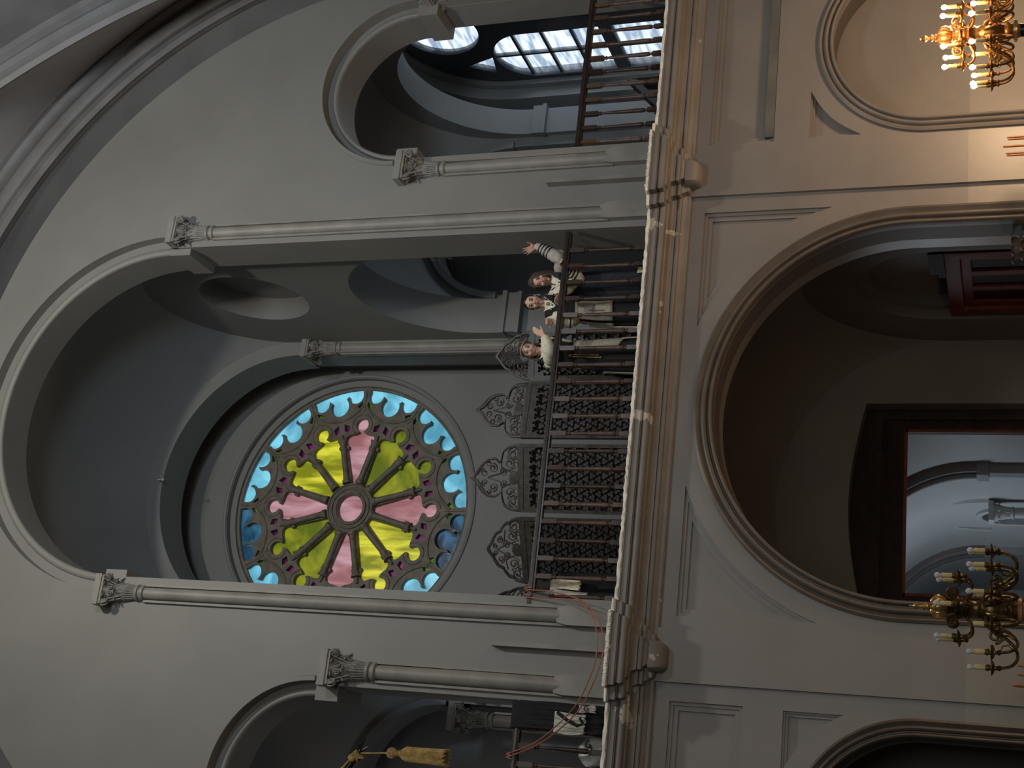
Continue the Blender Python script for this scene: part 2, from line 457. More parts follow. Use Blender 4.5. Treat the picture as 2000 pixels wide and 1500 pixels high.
# thin upright plaster strips on the piers
for k, (x, z1) in enumerate(((1.955, 6.90), (7.475, 6.86))):
    mb = MB(); mb.box(x-.022, x+.022, -.115, .01, 5.58, z1); struct(mb.build('trim_%d' % (16+k), M['column'], smooth=20))

# ------------------------------------------------------------------ columns
def spiral(c, r0, turns, ax, ay, n=26, s=1):
    c = Vector(c); P = []
    for i in range(n+1):
        t = i/n; a = s*turns*2*PI*t; r = r0*(1-.78*t)
        P.append(c+ax*r*math.cos(a)+ay*r*math.sin(a))
    return P
def leaf(mb, base, up, out, w, h, curl):
    """acanthus blade: rises along up, curls over along out"""
    side_ = up.cross(out).normalized(); R = []
    for i in range(7):
        t = i/6
        c = base+up*(h*math.sin(t*PI*.62)/math.sin(PI*.62) if t < .85 else h*(1.0-(t-.85)*.9))+out*(curl*t**2.2)
        ww = w*(.65+.5*math.sin(t*PI*.9))*(1-.75*max(0, t-.75)/.25)
        wob = 1+.22*math.sin(t*19)
        R.append([c-side_*ww*wob*.5, c-side_*ww*.2+out*.012, c+out*.004, c+side_*ww*.2+out*.012, c+side_*ww*wob*.5, c+side_*ww*.2-out*.01, c-side_*ww*.2-out*.01])
    mb.rings(R)
PROTO = {}
def column(label, x, y, ztop, zbase, sr=.078, aw=.37, flank=True, depth=.20, ped=True):
    t = thing('engaged_column', label, 'column', (x, y, zbase), 'corinthian half columns along the gallery')
    H = ztop-zbase
    mb = MB(); mb.lathe([(sr*1.0, -.02), (sr*1.02, .02), (sr*1.02, H*.4), (sr*.95, H-.60)], n=24); mb.build('shaft', M['column'], t)
    if flank:
        mb = MB(); mb.box(-sr-.030, -sr-.004, -.03, .06, .0, H-.62); mb.build('side_fillet', M['column'], t)
        mb = MB(); mb.box(sr+.004, sr+.030, -.03, .06, .0, H-.62); mb.build('side_fillet', M['column'], t)
    key = (round(sr, 3), round(aw, 3))
    if key not in PROTO:
        d = {}
        mb = MB(); mb.lathe([(sr*.95, -.63), (sr*1.22, -.62), (sr*1.30, -.60), (sr*1.22, -.575), (sr*1.02, -.57), (sr*1.02, -.555), (sr*1.28, -.545), (sr*1.34, -.53), (sr*1.28, -.515), (sr*.98, -.51)], n=24); d['necking'] = mb
        mb = MB(); mb.lathe([(sr*1.0, -.515), (sr*1.08, -.40), (sr*1.25, -.28), (sr*1.6, -.18), (sr*2.0, -.115), (sr*2.05, -.105)], n=24)
        for k in range(22):       # fluted collar under the leaves
            a = 2*PI*k/22; u = Vector((math.cos(a), math.sin(a), 0))
            mb.tube([u*sr*1.02+Vector((0, 0, -.505)), u*sr*1.14+Vector((0, 0, -.44)), u*sr*1.24+Vector((0, 0, -.37)), u*sr*1.42+Vector((0, 0, -.345))], [.008, .010, .011, .004], 5)
        d['bell'] = mb
        mb = MB()
        for row, (z0, h, r0, w, cu, ph, n) in enumerate(((-.40, .13, sr*1.12, .085, .085, 0, 8), (-.31, .17, sr*1.25, .085, .12, .5, 8))):
            for k in range(n):
                a = 2*PI*(k+ph)/n; u = Vector((math.cos(a), math.sin(a), 0))
                leaf(mb, u*r0+Vector((0, 0, z0)), Vector((0, 0, 1)), u, w, h, cu)
        d['acanthus_leaves'] = mb
        d['volutes'] = []
        for sx, sy in ((-1, -1), (1, -1), (-1, 1), (1, 1)):
            u = Vector((sx, sy, 0)).normalized(); c = u*(aw*.56)+Vector((0, 0, -.165)); mb = MB()
            for off in (-.018, .018):
                w = Vector((-u.y, u.x, 0))*off
                mb.tube([u*sr*1.3+Vector((0, 0, -.33))+w, u*sr*1.9+Vector((0, 0, -.22))+w]+[p+w for p in spiral(c, .050, 1.6, Vector((0, 0, 1)), u)], [.010]*2+[.012]*27, 6)
            d['volutes'].append(mb)
        for sy in (-1, 1):       # small inner scrolls meeting on the front
            for sx in (-1, 1):
                mb = MB(); c = Vector((sx*.045, sy*aw*.36, -.20))
                mb.tube([Vector((sx*.02, sy*sr*1.3, -.33))]+spiral(c, .036, 1.4, Vector((0, 0, 1)), Vector((-sx, 0, 0))), [.009]+[.009]*27, 6); d['volutes'].append(mb)
        mb = MB(); h = aw/2
        mb.box(-h, h, -h, h, -.085, 0); mb.box(-h*.93, h*.93, -h*.93, h*.93, -.115, -.085)
        d['abacus'] = mb
        PROTO[key] = d; d['_objs'] = None
    d = PROTO[key]
    off = (0, 0, H)
    if d['_objs'] is None:
        L = []
        for nm, mm in (('necking', 'column'), ('bell', 'cap'), ('acanthus_leaves', 'cap'), ('abacus', 'column')): L.append(d[nm].build(nm, M[mm], t))
        for v in d['volutes']: L.append(v.build('volute', M['cap'], t))
        for o in L: o.location = off
        d['_objs'] = L
    else:
        for o in d['_objs']:
            c = o.copy(); COL.objects.link(c); c.parent = t; c.location = off
    if ped:
        mb = MB(); w = .105
        mb.rings([[(-w, -.095, GZ-zbase-.01), (w, -.095, GZ-zbase-.01), (w, .05, GZ-zbase-.01), (-w, .05, GZ-zbase-.01)], [(-w, -.095, -.02), (w, -.095, -.02), (w, .05, -.02), (-w, .05, -.02)], [(-sr, -.07, .10), (sr, -.07, .10), (sr, .05, .10), (-sr, .05, .10)]])
        mb.build('pedestal', M['column'], t, smooth=20)
    return t
column('tall half column left of the rose window bay', XC-2.385, -.01, 12.04, 6.10)
column('tall half column right of the rose window bay beside the waving woman', XC+2.375, -.01, 12.04, 6.06)
column('short half column beside the left gallery arch above the black cloth', XC-3.115, -.01, 8.86, 6.06, .086, .40)
column('short half column beside the right gallery arch, next to the bright window', XC+3.10, -.01, 8.86, 6.06, .078, .40)
column('half column at the outer jamb of the right gallery arch, only its capital showing', XR+1.31, -.01, 8.86, 6.06, .078, .40)
column('dim inner column in the corner beside the rose window', XC+2.23, 3.86, 12.04, GZ, .085, .40, ped=False)
column('shaded inner column behind the black cloth in the left bay', XL+1.235, 3.86, 8.86, GZ, .085, .36, ped=False)
# impost blocks the arches rest on, running back over the jambs
struct(plate('trim_18', [rect(XC+2.10, XC+2.40, Z12-.30, Z12)], .04, .64, M['wall'])); struct(plate('trim_19', [rect(XC-2.40, XC-2.10, Z12-.30, Z12)], .04, .64, M['wall']))
for k, cx in enumerate((XL, XR)):
    for s in (-1, 1):
        struct(plate('trim_%d' % (20+k*2+(s > 0)), [rect(min(cx+s*.985, cx+s*1.22), max(cx+s*.985, cx+s*1.22), 8.70, 8.98)], .04, .64, M['wall']))

# ------------------------------------------------------------------ gallery bays behind the wall
struct(plate('floor_gallery', [rect(-5, 12.4, GZ-.12, GZ)], .02, 5.4, M['floor']))
yz = lambda y0, y1, z0, z1: rect(y0, y1, z0, z1)
TOP = 16.2
for k, (xa, xb, xo) in enumerate(((XC+2.315, XC+2.66, XC+2.86), (XC-2.315, XC-2.66, XC-2.86))):
    L = [yz(.6, 5.4, GZ-.05, TOP), arch_hole(2.14, GZ-.04, 8.93, 1.42)]
    a, b = sorted((xa, xb)); c, d = sorted((xb, xo))
    struct(plate('wall_gallery_%s' % ('right', 'left')[k], L+[circle(2.05, 11.98, .80)], a, b, M['inner'], 'x'))
    struct(plate('wall_gallery_%s_outer' % ('right', 'left')[k], L, c, d, M['inner'], 'x'))
    # impost band round the arch jambs
    mb = MB()
    for y0, y1 in ((3.42, 3.60), (.68, .86)):
        mb.box(min(xa, xo)-.05, max(xa, xo)+.05, y0, y1, 8.38, 8.44); mb.box(min(xa, xo)-.035, max(xa, xo)+.035, y0+.015, y1, 8.44, 8.60); mb.box(min(xa, xo)-.06, max(xa, xo)+.06, y0-.02, y1, 8.60, 8.67)
    struct(mb.build('trim_%d' % (24+k), M['inner'], smooth=20))
sail('ceiling_centre_bay', XC-2.315, XC+2.315, .60, 3.82, Z12, M['vault'])
struct(plate('wall_rose_arch', [rect(XC-2.32, XC+2.32, GZ-.02, TOP), arch_hole(XC, GZ-.01, Z12, 2.10, 2.14)], 3.80, 4.42, M['inner']))
struct(plate('wall_rose', [rect(XC-2.9, XC+2.9, GZ-.02, TOP), circle(XC, 11.55, 2.13, 96)], 5.0, 5.10, M['inner']))
struct(plate('wall_rose_outer', [rect(XC-2.9, XC+2.9, GZ-.02, TOP), circle(XC, 11.55, 2.03, 96)], 5.10, 5.30, M['inner']))
mb = MB(); mb.torus((XC, 5.0, 11.55), 2.17, .035, n=96); struct(mb.build('trim_26', M['inner']))
struct(plate('ceiling_rose_recess', [rect(XC-2.4, XC+2.4, 14.6, 14.7)], 4.40, 5.02, M['vault']))
# tiny lamp hook on the vault arch
mb = MB(); mb.tube([(4.70, 3.77, 14.20), (4.70, 3.70, 14.20), (4.70, 3.69, 14.13)], .012, 6); mb.ball((4.70, 3.69, 14.10), .025); tag(mb.build('lamp_hook', M['paper']), 'tiny pale hook on the arch above the rose window', 'hook')
# side bays
for k, cx in enumerate((XR, XL)):
    nm = ('right', 'left')[k]
    x0, x1 = (XC+2.86, 10.37) if k == 0 else (-1.05, XC-2.86)
    sail('ceiling_%s_bay' % nm, x0, x1, .60, 3.82, 8.93, M['inner'])
    cm = (x0+x1)/2
    struct(plate('wall_%s_bay_arch' % nm, [rect(x0-.02, x1+.02, GZ-.02, 12), arch_hole(cm, GZ-.01, 8.93, (x1-x0)/2-.2, (x1-x0)/2-.16)], 3.80, 4.3, M['inner']))
    struct(plate('wall_%s_bay' % nm, [rect(x0-.02, x1+.02, GZ-.02, 12)], 5.0, 5.2, M['inner']))
    mb = MB(); sweep_arch(mb, cm, 8.93, (x1-x0)/2-.2, [(0, 0), (0, -.05), (.10, -.05), (.12, 0)], base=3.80); struct(mb.build('trim_%d' % (27+k), M['inner']))
    struct(plate('ceiling_%s_recess' % nm, [rect(x0-.1, x1+.1, 11.0, 11.1)], 4.2, 5.1, M['vault']))
struct(plate('wall_left_end', [yz(.3, 5.4, GZ-.05, 12)], -1.25, -1.05, M['inner'], 'x'))
# outer arcade and window wall of the right bay
struct(plate('wall_window_arcade', [yz(.3, 5.4, GZ-.05, 12.5), arch_hole(2.20, GZ-.04, 8.62, 1.50)], 10.37, 10.80, M['inner'], 'x'))
mb = MB()
mb.box(10.33, 10.84, 3.62, 3.74, 8.40, 8.46); mb.box(10.345, 10.825, 3.64, 3.74, 8.46, 8.62)
struct(mb.build('trim_29', M['inner'], smooth=20))
WX = 11.40
struct(plate('wall_window', [yz(-.5, 5.4, GZ-.05, 12.5), arch_hole(2.38, 5.62, 9.10, 1.50)], WX-.02, WX+.28, M['inner'], 'x'))
struct(plate('wall_window_reveal', [yz(-.5, 5.4, GZ-.05, 12.5), arch_hole(2.38, 5.55, 9.10, 1.62)], WX-.20, WX-.02, M['inner'], 'x'))
for nm, y0 in (('front', .30), ('rear', 4.55)):
    struct(plate('wall_window_%s' % nm, [rect(10.75, 11.9, GZ-.05, 12.5)], y0, y0+.15, M['inner']))
struct(plate('ceiling_window_aisle', [rect(10.7, 11.9, 11.2, 11.3)], .3, 4.7, M['inner']))
# ---- the clear arched window
win = thing('window_1', 'tall arched clear-glass window glowing behind the right-hand balustrade', 'window', (WX, 2.38, 5.6)); win['kind'] = 'structure'
FO = (WX, 2.38, 5.6)
def light_loop(yc, hw, z0, zt):
    return [(yc+hw, z0), (yc+hw, zt-hw)]+arc(yc, zt-hw, hw, 0, PI, 20)[1:-1]+[(yc-hw, zt-hw), (yc-hw, z0)]
holes = [circle(2.38, 9.80, .60, 40)]
for yc in (1.555, 3.205):
    holes += [light_loop(yc, .575, 7.36, 9.17), rect(yc-.575, yc+.575, 6.42, 7.16), rect(yc-.575, yc+.575, 5.75, 6.30)]
for sy in (-1, 1): holes.append([(2.38+sy*.80, 9.22), (2.38+sy*1.22, 9.30), (2.38+sy*.98, 9.70)])
plate('window_frame', [arch_hole(2.38, 5.62, 9.10, 1.50)]+holes, WX+.05, WX+.17, M['win_frame'], 'x', bevel=.02, parent=win, off=FO)
for yc in (1.555, 3.205):
    mb = MB()
    mb.box(WX+.08, WX+.14, yc-.022, yc+.022, 7.36, 9.17)
    for z in (7.80, 8.27, 8.74): mb.box(WX+.08, WX+.14, yc-.575, yc+.575, z-.022, z+.022)
    mb.box(WX+.08, WX+.14, yc-.022, yc+.022, 5.75, 7.16)
    mb.build('glazing_bars', M['win_frame'], win, 20, off=FO)
mb = MB(); mb.add([(WX+.11, .90, 5.64), (WX+.11, 3.86, 5.64), (WX+.11, 3.86, 9.1)]+[(WX+.11, 2.38+1.48*math.cos(PI*i/24), 9.1+1.48*math.sin(PI*i/24)) for i in range(1, 24)]+[(WX+.11, .90, 9.1)], [tuple(range(27))]); mb.build('window_glass', M['clear'], win, off=FO)
# ------------------------------------------------------------------ rose window
RZ = 11.55; RY = 5.20; RR = 2.04
rose = thing('window_2', 'round stained-glass rose window with pink, yellow and blue panes', 'window', (XC, RY, RZ)); rose['kind'] = 'structure'
def pol(a, r, t):          # a: petal axis angle, r along it, t across it (units of the window radius)
    c, s = math.cos(a), math.sin(a)
    return (RR*(r*c-t*s), RR*(r*s+t*c))
def petal(a):
    half = [(.198, .018), (.30, .050), (.40, .080), (.475, .102), (.485, .088), (.505, .090), (.515, .110), (.545, .126), (.578, .120), (.597, .092), (.603, .058), (.613, .030), (.622, .020)]
    kn = [(.680-.055*math.cos(b), .055*math.sin(b)) for b in [PI*(.13+.87*i/9) for i in range(10)]]
    up = half+kn
    pts = [pol(a, r, t) for r, t in up]+[pol(a, r, -t) for r, t in reversed(up[:-1])]
    return pts
def blue_loop(a):
    def lobe(sg):       # side lobe from the outer tip to the cusp beside the middle lobe
        return [(.917-.068*math.cos(b), sg*(.152+.066*math.sin(b))) for b in [PI*(.56-1.10*i/12) for i in range(13)]]
    pts = [pol(a, .955, -.228)]+[pol(a, r, t) for r, t in lobe(-1)]
    pts += [pol(a, .858-.082*math.cos(b), .080*math.sin(b)) for b in [PI*(-.70+1.40*i/16) for i in range(17)]]
    pts += [pol(a, r, t) for r, t in reversed(lobe(1))]+[pol(a, .955, .228)]
    for i in range(1, 10):
        b = .235-.47*i/10; pts.append(pol(a, math.sqrt(.985**2-b*b), b))
    return pts
def green_loop(a, s): return [pol(a, .875, s*.020), pol(a, .800, s*.028), pol(a, .835, s*.066)]
def mag_loop(a, s): return [pol(a, .640, s*.022), pol(a, .625, s*.062), pol(a, .672, s*.070), pol(a, .700, s*.026)]
A_p = [PI/2-k*PI/6 for k in range(12)]                # petal axes, clockwise from the top
A_s = [a-PI/12 for a in A_p]
pet = [petal(a) for a in A_p]; blu = [blue_loop(a) for a in A_s]
gre = [green_loop(a, s) for a in A_p for s in (-1, 1)]; mag = [mag_loop(a, s) for a in A_s for s in (-1, 1)]
plate('tracery', [circle(0, 0, RR, 96), circle(0, 0, RR*.108, 40)]+pet+blu+gre+mag, -.05, .05, M['tracery'], parent=rose)
mb = MB()       # raised rolls over the tracery
for r, t in ((.125, .028), (.160, .022), (.190, .016)): mb.torus((0, -.06, 0), RR*r, t, n=48)
mb.torus((0, -.03, 0), RR*.985, .035, n=96)
mb.build('hub_and_rim_mouldings', M['tracery'], rose)
for k in range(12):
    a = A_s[k]; mb = MB()
    q = [(1.02-.288*math.cos(b), .288*math.sin(b)) for b in [-1.02+2.04*i/18 for i in range(19)]]
    q = [p for p in q if abs(math.atan2(p[1], p[0])) < .258]
    mb.tube([(x, -.055, z) for x, z in [pol(a, r, t) for r, t in q]], .020, 6)
    mb.tube([(x, -.050, z) for x, z in [pol(A_p[k], r, 0) for r in (.80, .88, .985)]], .018, 6)
    for s in (-1, 1):
        q = [pol(A_p[k], .68+.085*math.cos(b), s*.085*math.sin(b)) for b in [PI*(.05+.75*i/8) for i in range(9)]]
        mb.tube([(x, -.055, z) for x, z in q], .013, 6)
    mb.build('tracery_roll', M['tracery'], rose)
    mb = MB()    # the colonnette that makes the spoke
    d = lambda r: (RR*r*math.cos(a), -.075, RR*r*math.sin(a))
    mb.tube([d(.20), d(.225), d(.23), d(.26), d(.47), d(.475), d(.49), d(.50), d(.535), d(.56), d(.565), d(.61)], [.07, .07, .055, .046, .046, .056, .056, .046, .062, .085, .03, .02], 10)
    mb.build('spoke_colonnette', M['tracery'], rose)
def pane(name, loop, mat, y=.02):
    mb = MB(); n = len(loop); cx = sum(p[0] for p in loop)/n; cz = sum(p[1] for p in loop)/n
    me = plate_mesh([[(cx+(p[0]-cx)*1.03, cz+(p[1]-cz)*1.03) for p in loop]], y-.0015, y+.0015)
    return finish(me, name, mat, rose, 30)
cols = ['pink', 'yellow', 'yellow', 'pink', 'yellow2', 'yellow', 'pink', 'yellow', 'yellow2', 'pink', 'yellow', 'yellow2']
# clockwise from the top: top pink, then towards the right
cols = ['pink', 'yellow', 'yellow', 'pink', 'yellow2', 'yellow2', 'pink', 'yellow', 'yellow', 'pink', 'yellow2', 'yellow2']
for k in range(12):
    o = pane('petal_pane', pet[k], M[cols[k]]); o['label'] = ('pink' if cols[k] == 'pink' else 'yellow')+' petal of glass'
    o = pane('trefoil_pane', blu[k], M['blue2' if k == 6 else 'blue3' if k in (8, 9, 11) else 'blue']); o['label'] = 'blue trefoil of glass'
for L in gre: pane('small_green_pane', L, M['green'])
for L in mag: pane('small_magenta_pane', L, M['magenta'])
pane('hub_pane', circle(0, 0, RR*.112, 32), M['pink'])

# ------------------------------------------------------------------ rooms below the gallery
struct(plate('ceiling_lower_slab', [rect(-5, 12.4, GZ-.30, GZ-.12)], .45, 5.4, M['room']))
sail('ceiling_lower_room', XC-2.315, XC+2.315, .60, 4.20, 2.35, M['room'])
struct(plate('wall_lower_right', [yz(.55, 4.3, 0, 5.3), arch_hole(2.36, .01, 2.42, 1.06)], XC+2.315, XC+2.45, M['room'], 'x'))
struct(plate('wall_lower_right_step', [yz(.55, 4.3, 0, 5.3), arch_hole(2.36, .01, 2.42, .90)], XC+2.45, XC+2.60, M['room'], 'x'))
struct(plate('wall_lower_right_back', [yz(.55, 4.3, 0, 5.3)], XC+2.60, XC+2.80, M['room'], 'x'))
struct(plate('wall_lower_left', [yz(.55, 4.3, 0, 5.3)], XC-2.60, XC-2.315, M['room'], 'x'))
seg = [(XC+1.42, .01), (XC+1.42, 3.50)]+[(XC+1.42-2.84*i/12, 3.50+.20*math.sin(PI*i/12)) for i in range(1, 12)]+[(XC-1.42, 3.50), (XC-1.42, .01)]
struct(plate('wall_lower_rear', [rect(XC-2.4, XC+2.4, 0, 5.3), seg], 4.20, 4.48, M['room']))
# dark timber frame of the hall doorway
dr = thing('door_1', 'dark timber doorway with a view into the pale vaulted hall', 'door', (XC, 4.5, 0)); dr['kind'] = 'structure'
seg2 = [(x-XC, z) for x, z in [(XC+1.50, .0), (XC+1.50, 3.6), (XC, 3.8), (XC-1.50, 3.6), (XC-1.50, .0)]]
plate('door_surround', [seg2, rect(-1.27, 1.27, .01, 3.30)], -.06, .10, M['dwood'], parent=dr, bevel=.01)
plate('door_frame', [rect(-1.30, 1.30, 0, 3.32), rect(-1.12, 1.12, .01, 2.985)], -.02, .16, M['dwood'], parent=dr, bevel=.02)
mb = MB()
mb.box(-1.14, -1.10, -.03, .0, 0, 3.0); mb.box(1.10, 1.14, -.03, .0, 0, 3.0); mb.box(-1.14, 1.14, -.03, .0, 2.97, 3.01); mb.build('inner_bead', M['redwood'], dr, 20)
# red panelled door in the side wall
d2 = thing('door_2', 'dark red panelled door in the arched niche under the gallery', 'door', (XC+2.36, 2.36, 0)); d2['kind'] = 'structure'
plate('door_frame', [rect(-.95, .95, 0, 2.38), rect(-.78, .78, .01, 2.20)], -.03, .09, M['redwood'], 'x', .015, d2)
plate('door_leaf', [rect(-.78, .78, .02, 2.20), rect(-.64, -.30, 1.0, 2.08), rect(-.17, .17, 1.0, 2.08), rect(.30, .64, 1.0, 2.08)], .02, .07, M['redwood'], 'x', .012, d2)
mb = MB(); mb.box(.055, .075, -.70, .70, .1, 2.15); mb.build('door_panels', M['dwood'], d2, 20)
mb = MB(); mb.box(-.05, .02, -1.0, -.30, 2.38, 2.46); mb.box(-.03, .02, -.95, -.35, 2.46, 2.56); mb.build('door_cornice', M['dwood'], d2, 20)
# left lower arch is a shallow dark porch
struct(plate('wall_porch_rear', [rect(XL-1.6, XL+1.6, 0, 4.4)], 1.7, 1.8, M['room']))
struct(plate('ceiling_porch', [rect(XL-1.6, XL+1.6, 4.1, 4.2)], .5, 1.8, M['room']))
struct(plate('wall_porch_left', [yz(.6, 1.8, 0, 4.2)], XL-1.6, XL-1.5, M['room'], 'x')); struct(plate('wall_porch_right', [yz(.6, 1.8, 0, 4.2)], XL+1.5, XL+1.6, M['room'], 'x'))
# the hall beyond
HX0, HX1 = 2.15, 6.08; HC = (HX0+HX1)/2; HR = (HX1-HX0)/2
mb = MB()
R = [[(HC+HR*math.cos(PI*i/32), y, 2.15+HR*math.sin(PI*i/32)) for i in range(33)] for y in (4.6, 7, 10, 13, 16.5)]
mb.rings(R, closed=False); struct(mb.build('ceiling_hall', M['hall'], smooth=180))
struct(plate('wall_hall_right', [yz(4.6, 16.5, 0, 2.2), arch_hole(10.1, .3, 1.70, .44)], HX1, HX1+.2, M['hall'], 'x'))
struct(plate('wall_hall_niche', [yz(9.4, 10.8, 0, 2.2)], HX1+.2, HX1+.3, M['hall'], 'x'))
struct(plate('wall_hall_left', [yz(4.6, 16.5, 0, 2.2)], HX0-.2, HX0, M['hall'], 'x'))
struct(plate('wall_hall_rear', [rect(HX0-.2, HX1+.2, 0, 4.4)], 16.5, 16.7, M['hall']))
for k, y in enumerate((7.1, 12.6)):
    mb = MB()
    for dy in (-.14, .22): sweep_arch(mb, HC, 2.15, HR-.13, [(.18, -.075), (.04, -.075), (0, -.035), (0, .035), (.04, .075), (.18, .075)], base=y+dy)
    struct(mb.build('trim_%d' % (30+k), M['rib']))
    for s, x in ((1, HX1), (-1, HX0)):
        mb = MB(); mb.box(min(x, x-s*.14), max(x, x-s*.14), y-.12, y+.12, 0, 1.98); mb.box(min(x, x-s*.19), max(x, x-s*.19), y-.18, y+.18, 1.98, 2.15)
        struct(mb.build('trim_%d' % (32+2*k+(s < 0)), paint('hall_pilaster', (0.186, 0.198, 0.211), .5, .1), smooth=20))
mb = MB(); sweep_arch(mb, 10.1, 1.70, .44, [(0, 0), (0, -.05), (.05, -.07), (.10, -.05), (.10, 0)], .3, 32, plane='x', base=HX1); struct(mb.build('trim_36', M['hall']))
mb = MB(); sweep_arch(mb, 10.05, 2.02, .95, [(0, 0), (0, -.05), (.05, -.06), (.08, 0)], None, 32, plane='x', base=HX1); struct(mb.build('trim_37', M['hall']))
hc = thing('colonnette', 'small white column with carved capital seen through the dark doorway', 'column', (HX1-.20, 9.15, 0))
mb = MB(); mb.lathe([(.085, 0), (.085, 1.62)], n=16); mb.build('shaft', M['hall'], hc)
mb = MB(); mb.lathe([(.085, 1.62), (.11, 1.64), (.09, 1.67), (.10, 1.75), (.14, 1.88), (.16, 1.94)], n=16); mb.box(-.16, .16, -.16, .16, 1.94, 2.02)
for k in range(8):
    a = 2*PI*k/8; u = Vector((math.cos(a), math.sin(a), 0)); leaf(mb, u*.09+Vector((0, 0, 1.70)), Vector((0, 0, 1)), u, .06, .16, .08)
mb.build('capital', M['hall'], hc)
# dark carved capital at the right jamb of the big lower arch
cp = thing('jamb_colonnette', 'dark leafy capital peeping up inside the right jamb of the big lower arch', 'column', (XC+1.86, .30, 0))
mb = MB(); mb.lathe([(.07, 0), (.07, 1.36)], n=16); mb.build('shaft', M['dwood'], cp)
mb = MB(); mb.lathe([(.07, 1.36), (.10, 1.38), (.08, 1.41), (.10, 1.52), (.13, 1.60)], n=16)
for row in range(2):
    for k in range(9):
        a = 2*PI*(k+row*.5)/9; u = Vector((math.cos(a), math.sin(a), 0)); leaf(mb, u*.085+Vector((0, 0, 1.40+row*.09)), Vector((0, 0, 1)), u, .07, .13, .09)
mb.build('capital', paint('dark_carved_stone', (.09, .08, .07), .6, .3, 14, .3, 50), cp)

# ------------------------------------------------------------------ the great arch and vault over the wall
def ringband(name, rin, rout, y0, y1, mat, zc=8.83):
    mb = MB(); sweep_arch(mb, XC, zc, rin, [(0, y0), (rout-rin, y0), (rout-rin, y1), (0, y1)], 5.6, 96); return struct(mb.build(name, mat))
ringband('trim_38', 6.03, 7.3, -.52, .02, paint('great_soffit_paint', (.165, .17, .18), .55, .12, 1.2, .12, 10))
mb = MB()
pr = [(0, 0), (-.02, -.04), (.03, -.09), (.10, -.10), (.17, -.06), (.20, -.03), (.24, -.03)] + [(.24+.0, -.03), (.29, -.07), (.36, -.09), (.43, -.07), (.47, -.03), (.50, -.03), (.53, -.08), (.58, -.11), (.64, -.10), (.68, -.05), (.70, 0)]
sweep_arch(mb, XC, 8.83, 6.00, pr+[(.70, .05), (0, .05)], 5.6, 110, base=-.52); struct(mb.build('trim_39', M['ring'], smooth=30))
PA_C, PA_R, PA_Z = -1.713, 11.80, 7.31     # centre and radius of the right half of the pointed rib
def pointed(r, y, n=40, zmin=8.6):
    """pointed arch symmetrical about the axis, from right foot over the apex to the left foot"""
    half = []
    a0 = math.asin((zmin-PA_Z)/r); a1 = math.acos((XC-PA_C)/r)
    for i in range(n+1):
        a = a0+(a1-a0)*i/n; half.append((PA_C+r*math.cos(a), y, PA_Z+r*math.sin(a)))
    return half+[(2*XC-x, yy, z) for x, yy, z in reversed(half[:-1])]
n_p = 40
semi = [(XC+6.68*math.cos(a), -.54, 8.83+6.68*math.sin(a)) for a in [PI*i/(2*n_p) for i in range(2*n_p+1)]]
mb = MB(); mb.rings([semi, pointed(PA_R, -2.0, n_p)], closed=False); struct(mb.build('ceiling_vault_web', M['web'], smooth=180))
mb = MB(); R = []
sec = [(0, 0), (-.03, -.03), (-.08, -.03), (-.10, -.07), (-.05, -.12), (.0, -.12), (.02, -.16), (.10, -.19), (.16, -.16), (.19, -.24), (.27, -.26), (.33, -.22), (.36, -.28), (.36, 0)]
P0 = [pointed(PA_R-o*-1.0, -2.0+d, n_p) for o, d in sec]
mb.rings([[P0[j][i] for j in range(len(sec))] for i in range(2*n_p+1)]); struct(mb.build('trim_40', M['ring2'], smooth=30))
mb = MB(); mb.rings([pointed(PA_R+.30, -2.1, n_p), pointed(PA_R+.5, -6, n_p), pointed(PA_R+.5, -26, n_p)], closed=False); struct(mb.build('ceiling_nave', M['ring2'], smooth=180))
# nave enclosure
struct(plate('floor', [rect(-9, 18, -.2, 0)], -26, 17, M['floor']))
struct(plate('wall_nave_rear', [rect(-9, 18, 0, 19)], -26.2, -26, M['wall']))
struct(plate('wall_nave_left', [yz(-26.2, .3, 0, 19)], -5.2, -5, M['wall'], 'x'))
struct(plate('wall_nave_right', [yz(-26.2, .3, 0, 19)], 14, 14.2, M['wall'], 'x'))
struct(plate('ceiling_roof', [rect(-5.2, 14.2, 19, 19.2)], -26.2, .6, M['wall']))
M['gilt_lit'] = paint('bulb_lit_brass', (.30, .15, .05), .38, .45, 26, .25, 50, metal=.8)  # brass of the lit candelabrum, warm bulb light put into the colour

